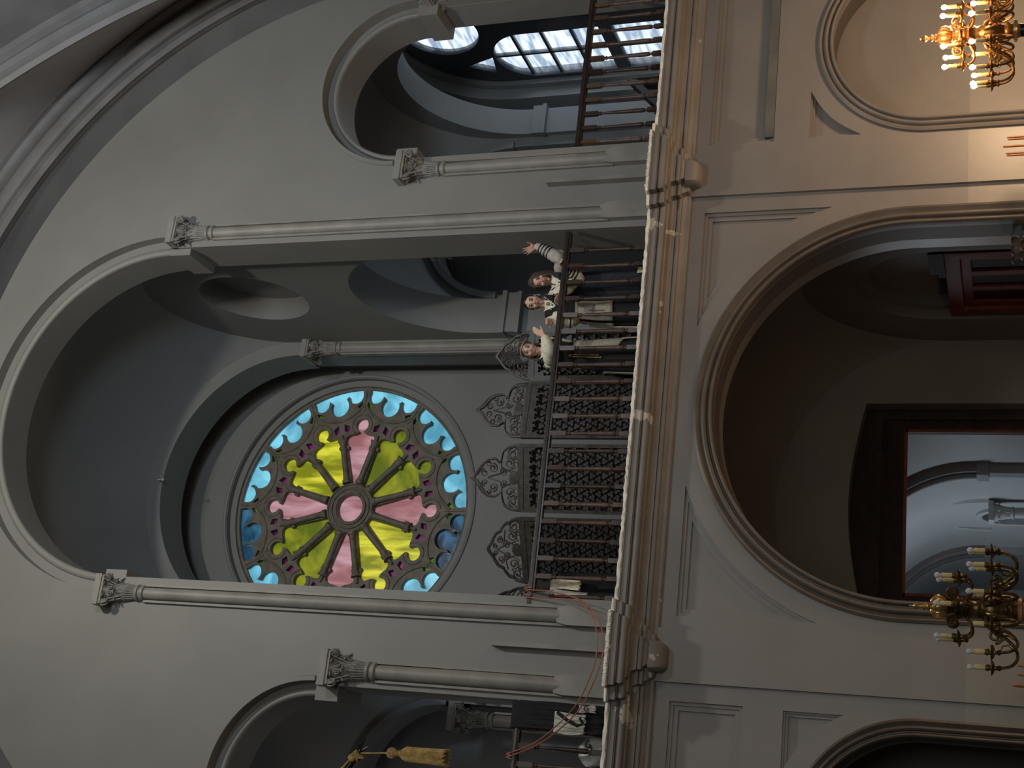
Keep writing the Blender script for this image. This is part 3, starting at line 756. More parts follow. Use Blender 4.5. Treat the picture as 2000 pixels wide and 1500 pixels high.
# ------------------------------------------------------------------ balustrades
def baluster_mesh():
    mb = MB(); q = .025
    mb.box(-q, q, -q, q, 0, .215); mb.box(-q*1.05, q*1.05, -q*1.05, q*1.05, .835, 1.03)
    mb.lathe([(r_*1.2, z_) for r_, z_ in [(.017, .21), (.024, .222), (.014, .236), (.013, .250), (.022, .262), (.0235, .30), (.022, .42), (.0185, .60), (.0155, .74), (.0135, .775), (.012, .785), (.021, .797), (.021, .807), (.0125, .815), (.019, .828), (.019, .84)]], n=14)
    return mb
BAL = None
def balustrade(label, xs, x0, x1):
    global BAL
    t = thing('balustrade', label, 'balustrade', ((x0+x1)/2, .035, GZ), 'turned wooden balustrades along the gallery edge')
    cx = (x0+x1)/2
    mb = MB(); mb.rings([[(x, -.045, 1.035), (x, .045, 1.035), (x, .05, 1.06), (x, .04, 1.082), (x, -.04, 1.082), (x, -.05, 1.06)] for x in (x0-cx, x1-cx)])
    mb.build('handrail', M['rail'], t, 25)
    mb = MB(); mb.box(x0-cx, x1-cx, -.03, .03, 1.012, 1.035); mb.build('rail_underside', M['rail'], t, 20)
    for k, x in enumerate(xs):
        if BAL is None:
            BAL = baluster_mesh().build('baluster', M['bal'], t, 45); o = BAL
        else:
            o = BAL.copy(); COL.objects.link(o); o.parent = t
        o.location = (x-cx, 0, 0); o.rotation_euler = (0, 0, rnd.uniform(-.25, .25))
    return t
balustrade('long dark wooden balustrade in front of the three women and the carved screen', [2.52+.2045*i for i in range(21)], XC-2.27, XC+2.16)
balustrade('dark wooden balustrade across the right gallery arch in front of the bright window', [8.045+.1935*i for i in range(12)], XR-1.15, XR+1.15)
balustrade('dark wooden balustrade across the left gallery arch, half under the black cloth', [1.30-.186*i for i in range(12)], XL-1.15, XL+1.15)

# ------------------------------------------------------------------ carved folding screen
def lattice_mesh(w, h):
    loops = [rect(-w/2, w/2, 0, h)]
    s = .086; ny = int((h-.10)/(s*.87)); nx = int((w-.09)/s)
    for j in range(ny):
        for i in range(nx+(0 if j % 2 else 1)):
            x = (i-(nx-(1 if j % 2 else 0))/2)*s; z = .075+j*s*.87
            if abs(x) > w/2-.055 or z > h-.05: continue
            for k in range(3):          # three little lobes round each knot
                a = PI/2+2*PI*k/3+(PI if (i+j) % 2 else 0)
                cx, cz = x+.0215*math.cos(a), z+.0215*math.sin(a)
                loops.append([(cx+(.0215 if m % 2 == 0 else .0175)*math.cos(a+2*PI*m/8), cz+(.0215 if m % 2 == 0 else .0175)*math.sin(a+2*PI*m/8)) for m in range(8)])
    return plate_mesh(loops, -.014, .014, 'y', 0., 0)
def crest_outline(w, tall):
    h = w/2
    if tall:
        half = [(h, 0), (h, .05), (h*.97, .14), (h*.86, .21), (h*.68, .24), (h*.50, .245), (h*.47, .29), (h*.56, .30), (h*.60, .34), (h*.58, .42), (h*.46, .50), (h*.26, .555), (h*.10, .60), (h*.03, .645)]
    else:
        half = [(h, 0), (h, .05), (h*.95, .13), (h*.88, .15), (h*.85, .21), (h*.68, .27), (h*.60, .28), (h*.52, .35), (h*.34, .40), (h*.26, .41), (h*.12, .455), (h*.03, .475)]
    return half+[(-x, z) for x, z in reversed(half)]
def crest(w, tall, parent):
    out = crest_outline(w, tall)
    cz = .20; inn = [(x*.88, cz+(z-cz)*.86) for x, z in out]
    inn = [(x, max(z, .035)) for x, z in inn]
    plate('crest_frame', [out, inn], -.018, .018, M['screen'], bevel=.006, parent=parent)
    mb = MB(); X, Y = Vector((1, 0, 0)), Vector((0, 0, 1))
    h = w/2; T = .0095
    for s in (-1, 1):
        for (x, z, r, tn, ph) in ((.72, .10, .060, 1.3, 1), (.42, .14, .066, 1.4, -1), (.52, .05, .040, 1.2, 1), (.17, .21, .050, 1.3, 1)) + (((.28, .35, .058, 1.4, -1), (.14, .46, .046, 1.2, 1), (.42, .40, .040, 1.2, 1)) if tall else ((.30, .30, .045, 1.3, -1), (.10, .36, .035, 1.2, 1))):
            mb.tube(spiral((s*h*x, 0, z), r, tn, X*s, Y*ph, 20), [T]*14+[T*1.3]*7, 5)
        mb.tube([(s*h*.9, 0, .03), (s*h*.6, 0, .17), (s*h*.3, 0, .06), (s*h*.12, 0, .25), (0, 0, .42 if tall else .34)], T, 5)
        mb.tube([(s*h*.05, 0, .02), (s*h*.3, 0, .24), (s*h*(.50 if tall else .6), 0, .24 if tall else .22)], T, 5)
    mb.build('crest_scrollwork', M['screen'], parent)
    loop = []
    for i in range(32):
        a = 2*PI*i/32; r = (.072 if i % 2 else .055)
        loop.append((r*1.25*math.cos(a), .085+r*math.sin(a)))
    plate('crest_shell', [[(x, max(z, .012)) for x, z in loop]], -.012, .016, M['screen'], parent=parent, bevel=.004)
def screen_panel(parent, a, b, zt, tall):
    """panel between plan points a and b, body top at height zt above the floor"""
    a = Vector(a); b = Vector(b); w = (b-a).length-.02
    e = bpy.data.objects.new('screen_panel', None); COL.objects.link(e); e.parent = parent
    m = (a+b)/2; e.location = (m.x-parent.location.x, m.y-parent.location.y, .03)
    d = b-a; e.rotation_euler = (0, 0, math.atan2(d.y, d.x)); e.empty_display_size = .1
    me = lattice_mesh(w, zt-.03)
    finish(me, 'carved_lattice', M['screen'], e, 30)
    mb = MB(); mb.box(-w/2+.01, w/2-.01, .016, .022, .01, zt-.04); mb.build('hole_shade_sheet', M['black_cloth'], e, 20)  # added black sheet standing in for the shade behind the pierced holes
    mb = MB()
    for x in (-w/2+.017, w/2-.017): mb.box(x-.02, x+.02, -.024, .024, 0, zt-.02)
    for z in (.02, zt-.05): mb.box(-w/2, w/2, -.022, .022, z-.02, z+.025)
    mb.build('panel_frame', M['screen'], e, 20)
    c = bpy.data.objects.new('crest', None); COL.objects.link(c); c.parent = e; c.location = (0, 0, zt-.03); c.empty_display_size = .05
    out = crest(w, tall, e)
    for o in list(e.children):
        if o.name.startswith('crest_'): o.location = (0, 0, zt-.03)
    COL.objects.unlink(c); bpy.data.objects.remove(c)
scr = thing('folding_screen', 'black pierced-wood folding screen with scrolled crests behind the balustrade', 'screen', (4.0, 1.0, GZ))
for a, b, zt, tall in (((5.98, .95), (5.36, 1.10), 1.72, False), ((5.30, .95), (4.55, .88), 1.68, True), ((4.49, .86), (3.70, 1.13), 1.68, True), ((3.66, 1.16), (2.93, 1.60), 1.68, False), ((2.90, 1.52), (2.44, 1.05), 1.52, False)):
    screen_panel(scr, b, a, zt, tall)

# ------------------------------------------------------------------ things lying about on the gallery
def wire(name, label, pts, r, mat, cat, sub=10):
    P = [Vector(p) for p in pts]; out = []
    for i in range(len(P)-1):
        p0 = P[max(i-1, 0)]; p1 = P[i]; p2 = P[i+1]; p3 = P[min(i+2, len(P)-1)]
        for k in range(sub):
            t = k/sub
            out.append(.5*((2*p1)+(p2-p0)*t+(2*p0-5*p1+4*p2-p3)*t*t+(3*p1-p0-3*p2+p3)*t**3))
    out.append(P[-1])
    mb = MB(); mb.tube(out, r, 6); return tag(mb.build(name, mat), label, cat, 'orange cables slung between the balustrades')
c1 = [(2.50, -.030, 6.535), (2.512, -.028, 6.60), (2.492, -.03, 6.612), (2.478, -.034, 6.56), (2.472, -.09, 6.38), (2.44, -.24, 6.06), (2.36, -.38, 5.82), (2.20, -.44, 5.675), (1.965, -.46, 5.612), (1.70, -.45, 5.64), (1.385, -.36, 5.79), (1.17, -.25, 6.00), (.975, -.12, 6.27), (.86, -.045, 6.53), (.84, -.03, 6.60), (.825, -.03, 6.612), (.815, -.03, 6.55)]
wire('electric_cable', 'upper of two orange cables sagging past the left pier', c1, .0075, M['cable'], 'cable')
c2 = [(2.588, -.030, 6.53), (2.590, -.028, 6.60), (2.572, -.03, 6.612), (2.562, -.036, 6.55), (2.545, -.11, 6.36), (2.48, -.24, 6.02), (2.37, -.38, 5.78), (2.19, -.44, 5.615), (1.965, -.46, 5.548), (1.70, -.455, 5.580), (1.36, -.36, 5.74), (1.14, -.25, 5.96), (.955, -.12, 6.24), (.825, -.05, 6.53), (.806, -.032, 6.597), (.792, -.03, 6.612), (.782, -.03, 6.55)]
wire('electric_cable', 'lower of two orange cables sagging past the left pier', c2, .0075, M['cable'], 'cable')
def drape(mb, x0, x1, zt, zb, y, amp=.012, nx=26, nz=18, over=True, y2=.11, seed=0):
    R = []
    for i in range(nx+1):
        x = x0+(x1-x0)*i/nx; col = []
        for j in range(nz+1):
            t = j/nz; z = zt+(zb-zt)*t
            col.append((x+.01*math.sin(5*t+i*.7+seed), y-amp*t*(1+math.sin(i*1.3+seed))-.004*math.sin(i*.6+j*.8), z+.01*math.sin(i*.9+seed)*t))
        if over:
            back = [(x, y2+.005*math.sin(i), zt-.004+(zb-zt)*.35*(1-k/5)) for k in range(6)]
            col = back+[(x, y2-.02, zt+.012), (x, .035, zt+.020), (x, y+.02, zt+.012)]+col
        R.append(col)
    mb.rings(R, closed=False)
def solid(o, t=.006):
    m = o.modifiers.new('thick', 'SOLIDIFY'); m.thickness = t; m.offset = 0; return o
mb = MB(); drape(mb, 1.10, 1.385, 6.60, 5.58, -.035); tag(solid(mb.build('black_cloth', M['black_cloth'], smooth=180)), 'black cloth hung over the left balustrade beside the pier', 'cloth')
mb = MB(); drape(mb, 1.08, 1.29, 6.12, 5.78, -.065, .02, over=False, seed=2); o = solid(mb.build('satin_sash', M['silver'], smooth=180)); tag(o, 'pale satin sash pinned low on the black cloth', 'sash')
mb = MB(); mb.tube([(1.29, -.083, 6.09), (1.22, -.09, 5.98), (1.17, -.095, 5.86), (1.19, -.09, 5.80), (1.25, -.088, 5.84)], .018, 6); mb.build('sash_stripe', M['black_cloth'], o)
mb = MB(); drape(mb, 1.31, 1.375, 5.86, 5.68, -.080, .01, over=False, seed=4); o = solid(mb.build('cloth_banner', M['paper'], smooth=180)); tag(o, 'small pale banner scrap with a black curl at the foot of the black cloth', 'banner')
mb = MB(); mb.tube(spiral((1.345, -.102, 5.77), .035, 1.0, Vector((1, 0, 0)), Vector((0, 0, 1))), .005, 5); mb.build('black_curl', M['black_cloth'], o)
def lumpy(name, c, r, mat, label, cat, seed=1, amp=.18):
    rr = random.Random(seed); mb = MB(); n, m = 22, 14; R = []
    ph = [rr.uniform(0, 6) for _ in range(6)]
    for i in range(m+1):
        t = -PI/2+PI*i/m; ring = []
        for j in range(n):
            a = 2*PI*j/n
            k = 1+amp*(math.sin(3*a+ph[0]+2*t)+math.sin(5*a+ph[1]-3*t)*.6+math.sin(7*t+ph[2]+a)*.4)*max(math.cos(t), .05)
            ring.append((c[0]+r[0]*max(math.cos(t), .02)*math.cos(a)*k, c[1]+r[1]*max(math.cos(t), .02)*math.sin(a)*k, max(c[2]+r[2]*math.sin(t)*k, GZ+.004)))
        R.append(ring)
    mb.rings(R); return tag(mb.build(name, mat, smooth=60), label, cat)
o = lumpy('plastic_bag', (.93, .20, GZ+.20), (.15, .08, .20), M['plastic'], 'crumpled white plastic bag with a dark scribble behind the left balusters', 'bag', 3)
mb = MB(); mb.tube(spiral((1.0, .085, GZ+.27), .045, .9, Vector((1, 0, 0)), Vector((0, 0, 1)))+[Vector((.95, .09, GZ+.23)), Vector((.90, .09, GZ+.25)), Vector((.93, .09, GZ+.30))], .007, 5); mb.build('printed_scribble', M['navy'], o)
lumpy('cloth_bag', (.68, .42, GZ+.16), (.13, .10, .18), M['black_cloth'], 'slumped black bag on the floor behind the white plastic bag', 'bag', 8, .1)
mb = MB(); drape(mb, 2.44, 2.60, 6.44, 5.95, .16, .02, over=False, seed=1); tag(solid(mb.build('folded_cloth', M['paper'], smooth=180)), 'pale crumpled cloth stuffed behind the last balusters near the left pier', 'cloth', None)
mb = MB(); drape(mb, 2.62, 2.74, 6.40, 6.05, .20, .025, over=False, seed=5); tag(solid(mb.build('folded_cloth', M['linen'], smooth=180)), 'narrow cream cloth hanging left of the dark box, right of the crumpled cloth', 'cloth')
mb = MB(); mb.box(2.53, 2.84, .28, .56, GZ, GZ+.80); mb.box(2.52, 2.85, .27, .57, GZ+.80, GZ+.83)
o = mb.build('storage_box', M['black_cloth'], smooth=20); tag(o, 'tall black box in the corner behind the pale cloths', 'box')
# leaning dark timbers behind the right balustrade
for k, (p, q, lab) in enumerate((((9.62, 1.25, GZ+.83), (8.55, .42, GZ+.06), 'long dark timber leaning low behind the right balustrade'), ((8.86, .42, GZ+.02), (8.60, .40, GZ+.25), 'short grey batten propped at the foot of the right balustrade'))):
    mb = MB(); p = Vector(p); q = Vector(q); d = (q-p).normalized(); s_ = d.cross(Vector((0, 0, 1))).normalized(); u_ = s_.cross(d); w = .035 if k == 0 else .018
    mb.rings([[c+s_*w+u_*w*1.4, c-s_*w+u_*w*1.4, c-s_*w-u_*w*1.4, c+s_*w-u_*w*1.4] for c in (p, q)])
    tag(mb.build(('wooden_beam', 'wooden_batten')[k], M['dwood' if k == 0 else 'column'], smooth=20), lab, 'timber')
mb = MB(); mb.box(9.50, 9.62, 1.20, 1.32, GZ, GZ+.80); tag(mb.build('timber_post', M['rail'], smooth=20), 'short dark post propping the leaning timber behind the right balustrade', 'post')

# ------------------------------------------------------------------ candelabra
def smooth(pts, rads, sub=5):
    P = [Vector(p) for p in pts]; out = []; R = []
    for i in range(len(P)-1):
        p0 = P[max(i-1, 0)]; p1 = P[i]; p2 = P[i+1]; p3 = P[min(i+2, len(P)-1)]
        for k in range(sub):
            t = k/sub
            out.append(.5*((2*p1)+(p2-p0)*t+(2*p0-5*p1+4*p2-p3)*t*t+(3*p1-p0-3*p2+p3)*t**3)); R.append(rads[i]+(rads[i+1]-rads[i])*t)
    return out+[P[-1]], R+[rads[-1]]
def candelabrum(label, loc, lit, rz):
    t = thing('candelabrum', label, 'candelabrum', loc, 'many-armed standing brass candelabra', rz)
    br = M['gilt_lit'] if lit else M['brass']
    mb = MB(); mb.lathe([(.003, 2.298), (.008, 2.29), (.004, 2.28), (.010, 2.272), (.022, 2.262), (.026, 2.25), (.020, 2.238), (.010, 2.23), (.012, 2.215), (.026, 2.205), (.028, 2.195), (.016, 2.185), (.028, 2.175), (.030, 2.168), (.018, 2.155)], n=20); mb.build('finial', M['gilt_lit' if lit else 'gilt'], t)
    mb = MB(); mb.lathe([(.018, 2.158), (.050, 2.15), (.072, 2.128), (.078, 2.10), (.070, 2.075), (.052, 2.055), (.045, 2.045)], n=24)
    for k in range(16):
        a = 2*PI*k/16; u_ = Vector((math.cos(a), math.sin(a), 0)); mb.tube([u_*.045+Vector((0, 0, 2.152)), u_*.075+Vector((0, 0, 2.125)), u_*.080+Vector((0, 0, 2.10)), u_*.055+Vector((0, 0, 2.058))], .007, 5)
    mb.build('vase_knop', M['gilt_lit' if lit else 'gilt'], t)
    mb = MB(); mb.lathe([(.045, 2.05), (.040, 2.02), (.052, 2.005), (.075, 1.995), (.078, 1.985), (.055, 1.975), (.07, 1.955), (.06, 1.935), (.085, 1.92), (.06, 1.90), (.05, 1.86), (.062, 1.83), (.088, 1.80), (.095, 1.76), (.08, 1.71), (.062, 1.68), (.058, 1.66), (.075, 1.645), (.078, 1.63), (.06, 1.615), (.05, 1.56)], n=24); mb.build('stem', br, t)
    mb = MB(); mb.lathe([(.05, 1.60), (.058, 1.595), (.085, 1.59), (.085, 1.565), (.058, 1.56), (.05, 1.54)], n=24); mb.build('collar', M['gilt' if lit else 'rod'], t)
    mb = MB(); mb.lathe([(.052, 1.56), (.045, 1.30), (.06, 1.22), (.045, 1.15), (.045, .55), (.07, .45), (.05, .38), (.09, .25), (.17, .14), (.22, .10), (.22, 0)], n=24); mb.build('pedestal', M['black_metal'], t)
    protos = {}
    for tier, n, ph, R_, zp in (('upper', 6, .35, .235, 1.965), ('lower', 12, .0, .402, 1.752)):
        for k in range(n):
            a = ph+2*PI*k/n
            if tier not in protos:
                mb = MB()
                if tier == 'lower':
                    mb.tube(*smooth([(.06, 0, 1.80), (.11, 0, 1.79), (.16, 0, 1.735), (.20, 0, 1.665), (.26, 0, 1.610), (.325, 0, 1.595), (.375, 0, 1.625), (.398, 0, 1.68), (R_, 0, zp)], [.016, .013, .012, .012, .011, .011, .010, .009, .010]), 8)
                    mb.tube([Vector((.19, 0, 1.665))]+spiral((.185, 0, 1.735), .052, 1.5, Vector((1, 0, 0)), Vector((0, 0, -1)), 22), [.009]*23, 6)
                    mb.tube([(.28, 0, 1.605), (.24, 0, 1.65), (.25, 0, 1.69), (.275, 0, 1.70)], [.008, .008, .006, .004], 6)
                else:
                    mb.tube(*smooth([(.05, 0, 1.93), (.09, 0, 1.905), (.14, 0, 1.885), (.19, 0, 1.885), (.222, 0, 1.915), (R_, 0, zp)], [.014, .012, .011, .010, .009, .010]), 8)
                    mb.tube([Vector((.05, 0, 1.95)), Vector((.08, 0, 1.985))]+spiral((.115, 0, 2.005), .045, 1.5, Vector((-1, 0, 0)), Vector((0, 0, 1)), 22), [.009]*24, 6)
                mb.lathe([(.008, zp-.055), (.020, zp-.045), (.012, zp-.03), (.016, zp-.015), (.014, zp-.005)], (R_, 0, 0), 12)
                arm = mb.build('arm', br, t)
                mb = MB(); mb.lathe([(.012, zp-.012), (.038, zp-.004), (.052, zp+.006), (.050, zp+.010), (.020, zp+.006), (.016, zp+.02), (.022, zp+.028), (.018, zp+.045), (.014, zp+.048)], (R_, 0, 0), 16); pan = mb.build('drip_pan', br, arm)
                mb = MB(); mb.lathe([(.0165, zp+.045), (.0175, zp+.05), (.0165, zp+.08), (.0175, zp+.11), (.016, zp+.114), (.008, zp+.114)], (R_, 0, 0), 14); can = mb.build('candle_tube', M['candle'], arm)
                mb = MB(); mb.lathe([(.008, zp+.110), (.010, zp+.118), (.0185, zp+.132), (.0205, zp+.142), (.0185, zp+.152), (.010, zp+.160), (.002, zp+.163)], (R_, 0, 0), 14); bl = mb.build('bulb', M['bulb_on' if lit else 'bulb_off'], arm)
                protos[tier] = (arm, pan, can, bl)
                A = arm
            else:
                A = protos[tier][0].copy(); COL.objects.link(A); A.parent = t
                for o in protos[tier][1:]:
                    if o is protos[tier][3] and not lit and tier == 'lower' and k in (5, 8): continue
                    c_ = o.copy(); COL.objects.link(c_); c_.parent = A
            A.rotation_euler = (0, 0, a)
    return t
candelabrum('unlit brass candelabrum with clear bulbs, standing before the left pier', (1.815, -4.2, 0), False, .1)
candelabrum('lit golden candelabrum glowing before the right niche', (6.335, -4.2, 0), True, .35)
# slim poles standing against the pilasters
for x, y, z, r_, lab in ((7.45, -.50, 1.662, .011, 'outermost of the five slim wooden poles by the right pilaster'), (7.415, -.52, 1.658, .011, 'second slim pole from the outer end of the five by the right pilaster'), (7.345, -.50, 1.703, .013, 'tallest middle pole of the five by the right pilaster'), (7.262, -.50, 1.675, .012, 'second slim pole from the arch side among the five by the right pilaster'), (7.228, -.52, 1.668, .011, 'pole nearest the big arch among the five by the right pilaster'), (1.995, -.50, 1.60, .013, 'pole nearest the candelabrum stem of the three by the left pilaster'), (1.912, -.50, 1.598, .012, 'middle of the three slim wooden poles by the left pilaster'), (1.818, -.50, 1.645, .020, 'thick pole, stoutest of the three by the left pilaster')):
    p = thing('wooden_pole', lab, 'pole', (x, y, 0), 'slim wooden poles standing by the pilasters')
    mb = MB(); mb.lathe([(r_, .02), (r_, z-.05), (r_*.8, z-.01), (r_*.4, z)], n=12); mb.build('pole_shaft', M['rod'], p)
    mb = MB(); mb.lathe([(.014 if r_ < .015 else .02, 0), (.014 if r_ < .015 else .02, .03), (r_, .035)], n=12); mb.build('pole_ferrule', M['brass'], p)
# tassel hung from a banner pole near the camera
bs = thing('banner_stand', 'black metal banner pole end with a gold cord knotted round it', 'stand', (-.9, -9.78, 0))
o0 = Vector((-.9, -9.78, 0))
mb = MB(); mb.lathe([(.20, 0), (.20, .03), (.03, .06), (.018, .10), (.016, 4.25), (.03, 4.27), (.03, 4.31), (.0, 4.36)], n=16); mb.build('staff', M['black_metal'], bs)
mb = MB(); mb.tube([(-.9, -9.78, 4.22), (-.30, -9.78, 3.92), (.10, -9.78, 3.70), (.190, -9.78, 3.640), (.222, -9.78, 3.622)], [.014, .013, .012, .011, .009], 10)
mb.build('crossbar', M['black_metal'], bs, off=o0)
mb = MB(); mb.tube([(.205, -9.78, 3.632), (.232, -9.782, 3.625), (.258, -9.784, 3.607)], [.009, .006, .001], 8); mb.tube([(.205, -9.78, 3.63), (.225, -9.77, 3.614), (.236, -9.77, 3.600)], [.008, .005, .001], 8); mb.build('forked_tip', M['black_metal'], bs, off=o0)
mb = MB()
for i in range(6): mb.torus((.200+.005*math.sin(i), -9.78, 3.640-.0035*i), .013, .0045, 'x' if i % 2 else 'z', 20, 6)
mb.ball((.192, -9.79, 3.645), .014); mb.tube([(.196, -9.785, 3.645), (.14, -9.79, 3.69), (.02, -9.79, 3.78)], .004, 6); mb.build('cord_knot', M['gold_thread'], bs, off=o0)
ts = thing('gold_tassel', 'gold thread tassel dangling from the banner pole tip', 'tassel', (.220, -9.785, 3.32))
o0 = Vector((.220, -9.785, 3.32))
mb = MB(); mb.tube([(.210, -9.782, 3.628), (.214, -9.784, 3.57), (.219, -9.785, 3.520)], .0028, 6); mb.build('hanging_cord', M['gold_thread'], ts, off=o0)
mb = MB(); mb.ball((0, 0, .188), .0165, 16, 12)
for k in range(14):
    a = 2*PI*k/14; mb.tube([(.017*math.cos(a+i*.12)*math.cos(-PI/2+PI*i/10), .017*math.sin(a+i*.12)*math.cos(-PI/2+PI*i/10), .188+.017*math.sin(-PI/2+PI*i/10)) for i in range(11)], .0013, 4)
mb.build('wound_ball', M['gold_thread'], ts)
mb = MB(); mb.lathe([(.008, .174), (.011, .168), (.008, .164), (.012, .159), (.012, .155), (.009, .152), (.012, .148)], n=18); mb.build('collar', M['gold_thread'], ts)
mb = MB(); mb.lathe([(.008, .153), (.016, .148), (.0215, .137), (.0225, .12), (.0235, .06), (.0245, .0), (.018, .004), (.004, .02)], n=30)
for k in range(44):
    a = 2*PI*k/44; r2 = .0248+.0008*(k % 3)
    mb.tube([(.014*math.cos(a), .014*math.sin(a), .150), (.0226*math.cos(a), .0226*math.sin(a), .135), (.0237*math.cos(a+.02), .0237*math.sin(a+.02), .07), (r2*math.cos(a-.03), r2*math.sin(a-.03), -.004*(k % 4))], .0017, 4)
o = mb.build('fringe', M['gold_thread'], ts)

# ------------------------------------------------------------------ the three women
DG = bpy.context.evaluated_depsgraph_get
def remeshed(mb, name, mat, parent, off, voxel=.0055, smooth=4):
    me = bpy.data.meshes.new('raw'); me.from_pydata([tuple(v-Vector(off)) for v in mb.v], [], mb.f)
    bm = bmesh.new(); bm.from_mesh(me); bmesh.ops.recalc_face_normals(bm, faces=bm.faces); bm.to_mesh(me); bm.free()
    ob = bpy.data.objects.new('raw', me); COL.objects.link(ob)
    m = ob.modifiers.new('r', 'REMESH'); m.mode = 'VOXEL'; m.voxel_size = voxel
    s_ = ob.modifiers.new('s', 'SMOOTH'); s_.factor = .5; s_.iterations = smooth
    dg = DG(); dg.update()
    out = bpy.data.meshes.new_from_object(ob.evaluated_get(dg)); out.name = name
    bpy.data.objects.remove(ob); bpy.data.meshes.remove(me)
    return finish(out, name, mat, parent, 180, fix=False)
def capsule(mb, path, rad, n=12):
    mb.tube(path, rad, n)
    for p, r_ in zip(path, rad if hasattr(rad, '__len__') else [rad]*len(path)): mb.ball(p, r_*.995, n, 8)
def hand(mb, wrist, d, pn, side_, curl, length=.175, spread=.10, thumb_open=.7, thumb_curl=.3):
    """palm and five fingers: d points from the wrist along the hand, pn out of the palm, side_ (+1/-1) where the thumb is"""
    d = Vector(d).normalized(); pn = Vector(pn); pn = (pn-d*pn.dot(d)).normalized(); s = d.cross(pn)*side_
    w = Vector(wrist); k = length/.175; pl = .085*k
    for t in (-.030, -.011, .010, .029):          # metacarpals build the palm
        capsule(mb, [w+s*t*.55*k+d*.008, w+s*t*k+d*pl], [.0155*k, .0125*k], 10)
    mb.ball(w+s*.024*k+d*.035*k+pn*.008*k, (.018*k,)*3, 10, 8)
    for i, (t, L, r_) in enumerate(((.029, .074, .0088), (.010, .083, .0090), (-.011, .077, .0086), (-.030, .060, .0076))):
        c = curl[i] if hasattr(curl, '__len__') else curl
        fd = (d+s*(t/.03)*spread).normalized(); p = w+s*t*k+d*pl; P = [p]; R = [r_*k*1.08]
        ang = 0
        for seg_, f in enumerate((.46, .30, .24)):
            ang += c*(.75, 1.0, .7)[seg_]
            q = (fd*math.cos(ang)+pn*math.sin(ang)).normalized()
            p = p+q*L*f*k; P.append(p); R.append(r_*k*(1.0, .93, .80)[seg_])
        capsule(mb, P, R, 9)
    b = w+s*.026*k+d*.020*k; td = (d*(1-thumb_open*.55)+s*thumb_open+pn*.25).normalized()
    p1 = b+td*.036*k; td2 = (td+d*.5+pn*thumb_curl).normalized(); p2 = p1+td2*.030*k; p3 = p2+(td2+pn*thumb_curl*.6).normalized()*.022*k
    capsule(mb, [b, p1, p2, p3], [.0125*k, .0108*k, .0095*k, .008*k], 9)
def head_shape(mb, c, Mx):
    n, m = 28, 20; R = []
    for i in range(m+1):
        t = -PI/2+PI*i/m; ring = []
        for j in range(n):
            a = 2*PI*j/n; cz = max(math.cos(t), .03); x = cz*math.cos(a); y = cz*math.sin(a); z = math.sin(t)
            X = x*.073; Y = y*.092; Z = z*.116
            if z < 0:
                X *= 1-.34*(-z)**1.4
                if y < 0: Y *= 1-.10*(-z)
                else: Y *= 1-.45*(-z)
            if y > 0 and z > -.3: Y *= 1.06
            Y += .006
            ring.append(c+Mx @ Vector((X, Y, Z)))
        R.append(ring)
    mb.rings(R)
    L = lambda x, y, z: c+Mx @ Vector((x, y, z))
    capsule(mb, [L(0, -.083, .022), L(0, -.096, .0), L(0, -.106, -.020)], [.008, .0095, .012], 10)     # nose
    for s in (-1, 1):
        mb.ball(L(s*.0105, -.098, -.026), .0075, 8, 6); mb.ball(L(s*.040, -.066, -.022), (.022,)*3, 10, 8)
        mb.ball(L(s*.030, -.078, .030), (.016,)*3, 10, 8); mb.ball(L(s*.073, .010, -.004), (.009, .016, .026), 10, 8, Mx)
    mb.ball(L(0, -.080, -.088), .019, 10, 8); mb.ball(L(0, -.087, -.052), .015, 10, 8)
def face_parts(root, c, Mx, off, smile=.5, teeth=False, brow='hair_dark'):
    L = lambda x, y, z: c+Mx @ Vector((x, y, z))
    for s in (-1, 1):
        mb = MB(); mb.ball(L(s*.0305, -.0775, .008), (.0145, .0105, .0085), 12, 8, Mx); e = mb.build('eye', M['eye_white'], root, off=off)
        mb = MB(); mb.ball(L(s*.0305, -.0865, .008), (.0068, .0030, .0072), 10, 6, Mx); mb.build('iris', M['iris'], e, off=off)
        mb = MB(); mb.tube([L(s*.015, -.0845, .0085), L(s*.023, -.0905, .0165), L(s*.034, -.0895, .017), L(s*.046, -.078, .0095)], [.002, .0032, .0032, .002], 6); mb.build('eyelash', M['iris'], root, off=off)
        mb = MB(); mb.tube([L(s*.012, -.0945, .032), L(s*.026, -.0965, .0385), L(s*.040, -.0895, .0365), L(s*.050, -.078, .030)], [.0035, .004, .0035, .002], 6); mb.build('eyebrow', M[brow], root, off=off)
    u_ = .010*smile
    mb = MB()
    mb.tube([L(-.026, -.0815, -.0525+u_), L(-.013, -.0985, -.0505), L(0, -.1015, -.0515), L(.013, -.0985, -.0505), L(.026, -.0815, -.0525+u_)], [.0022, .0045, .0042, .0045, .0022], 8)
    mb.tube([L(-.026, -.0815, -.0525+u_), L(-.013, -.0965, -.0615-.004*teeth), L(0, -.1000, -.0635-.006*teeth), L(.013, -.0965, -.0615-.004*teeth), L(.026, -.0815, -.0525+u_)], [.0022, .0045, .0055, .0045, .0022], 8)
    mb.build('lips', M['lip_red'], root, off=off)
    if teeth:
        mb = MB(); mb.tube([L(-.021, -.0850, -.0530+u_*.6), L(-.010, -.0970, -.0560), L(0, -.0985, -.0575), L(.010, -.0970, -.0560), L(.021, -.0850, -.0530+u_*.6)], [.003, .0048, .005, .0048, .003], 8); mb.build('teeth', M['teeth'], root, off=off)
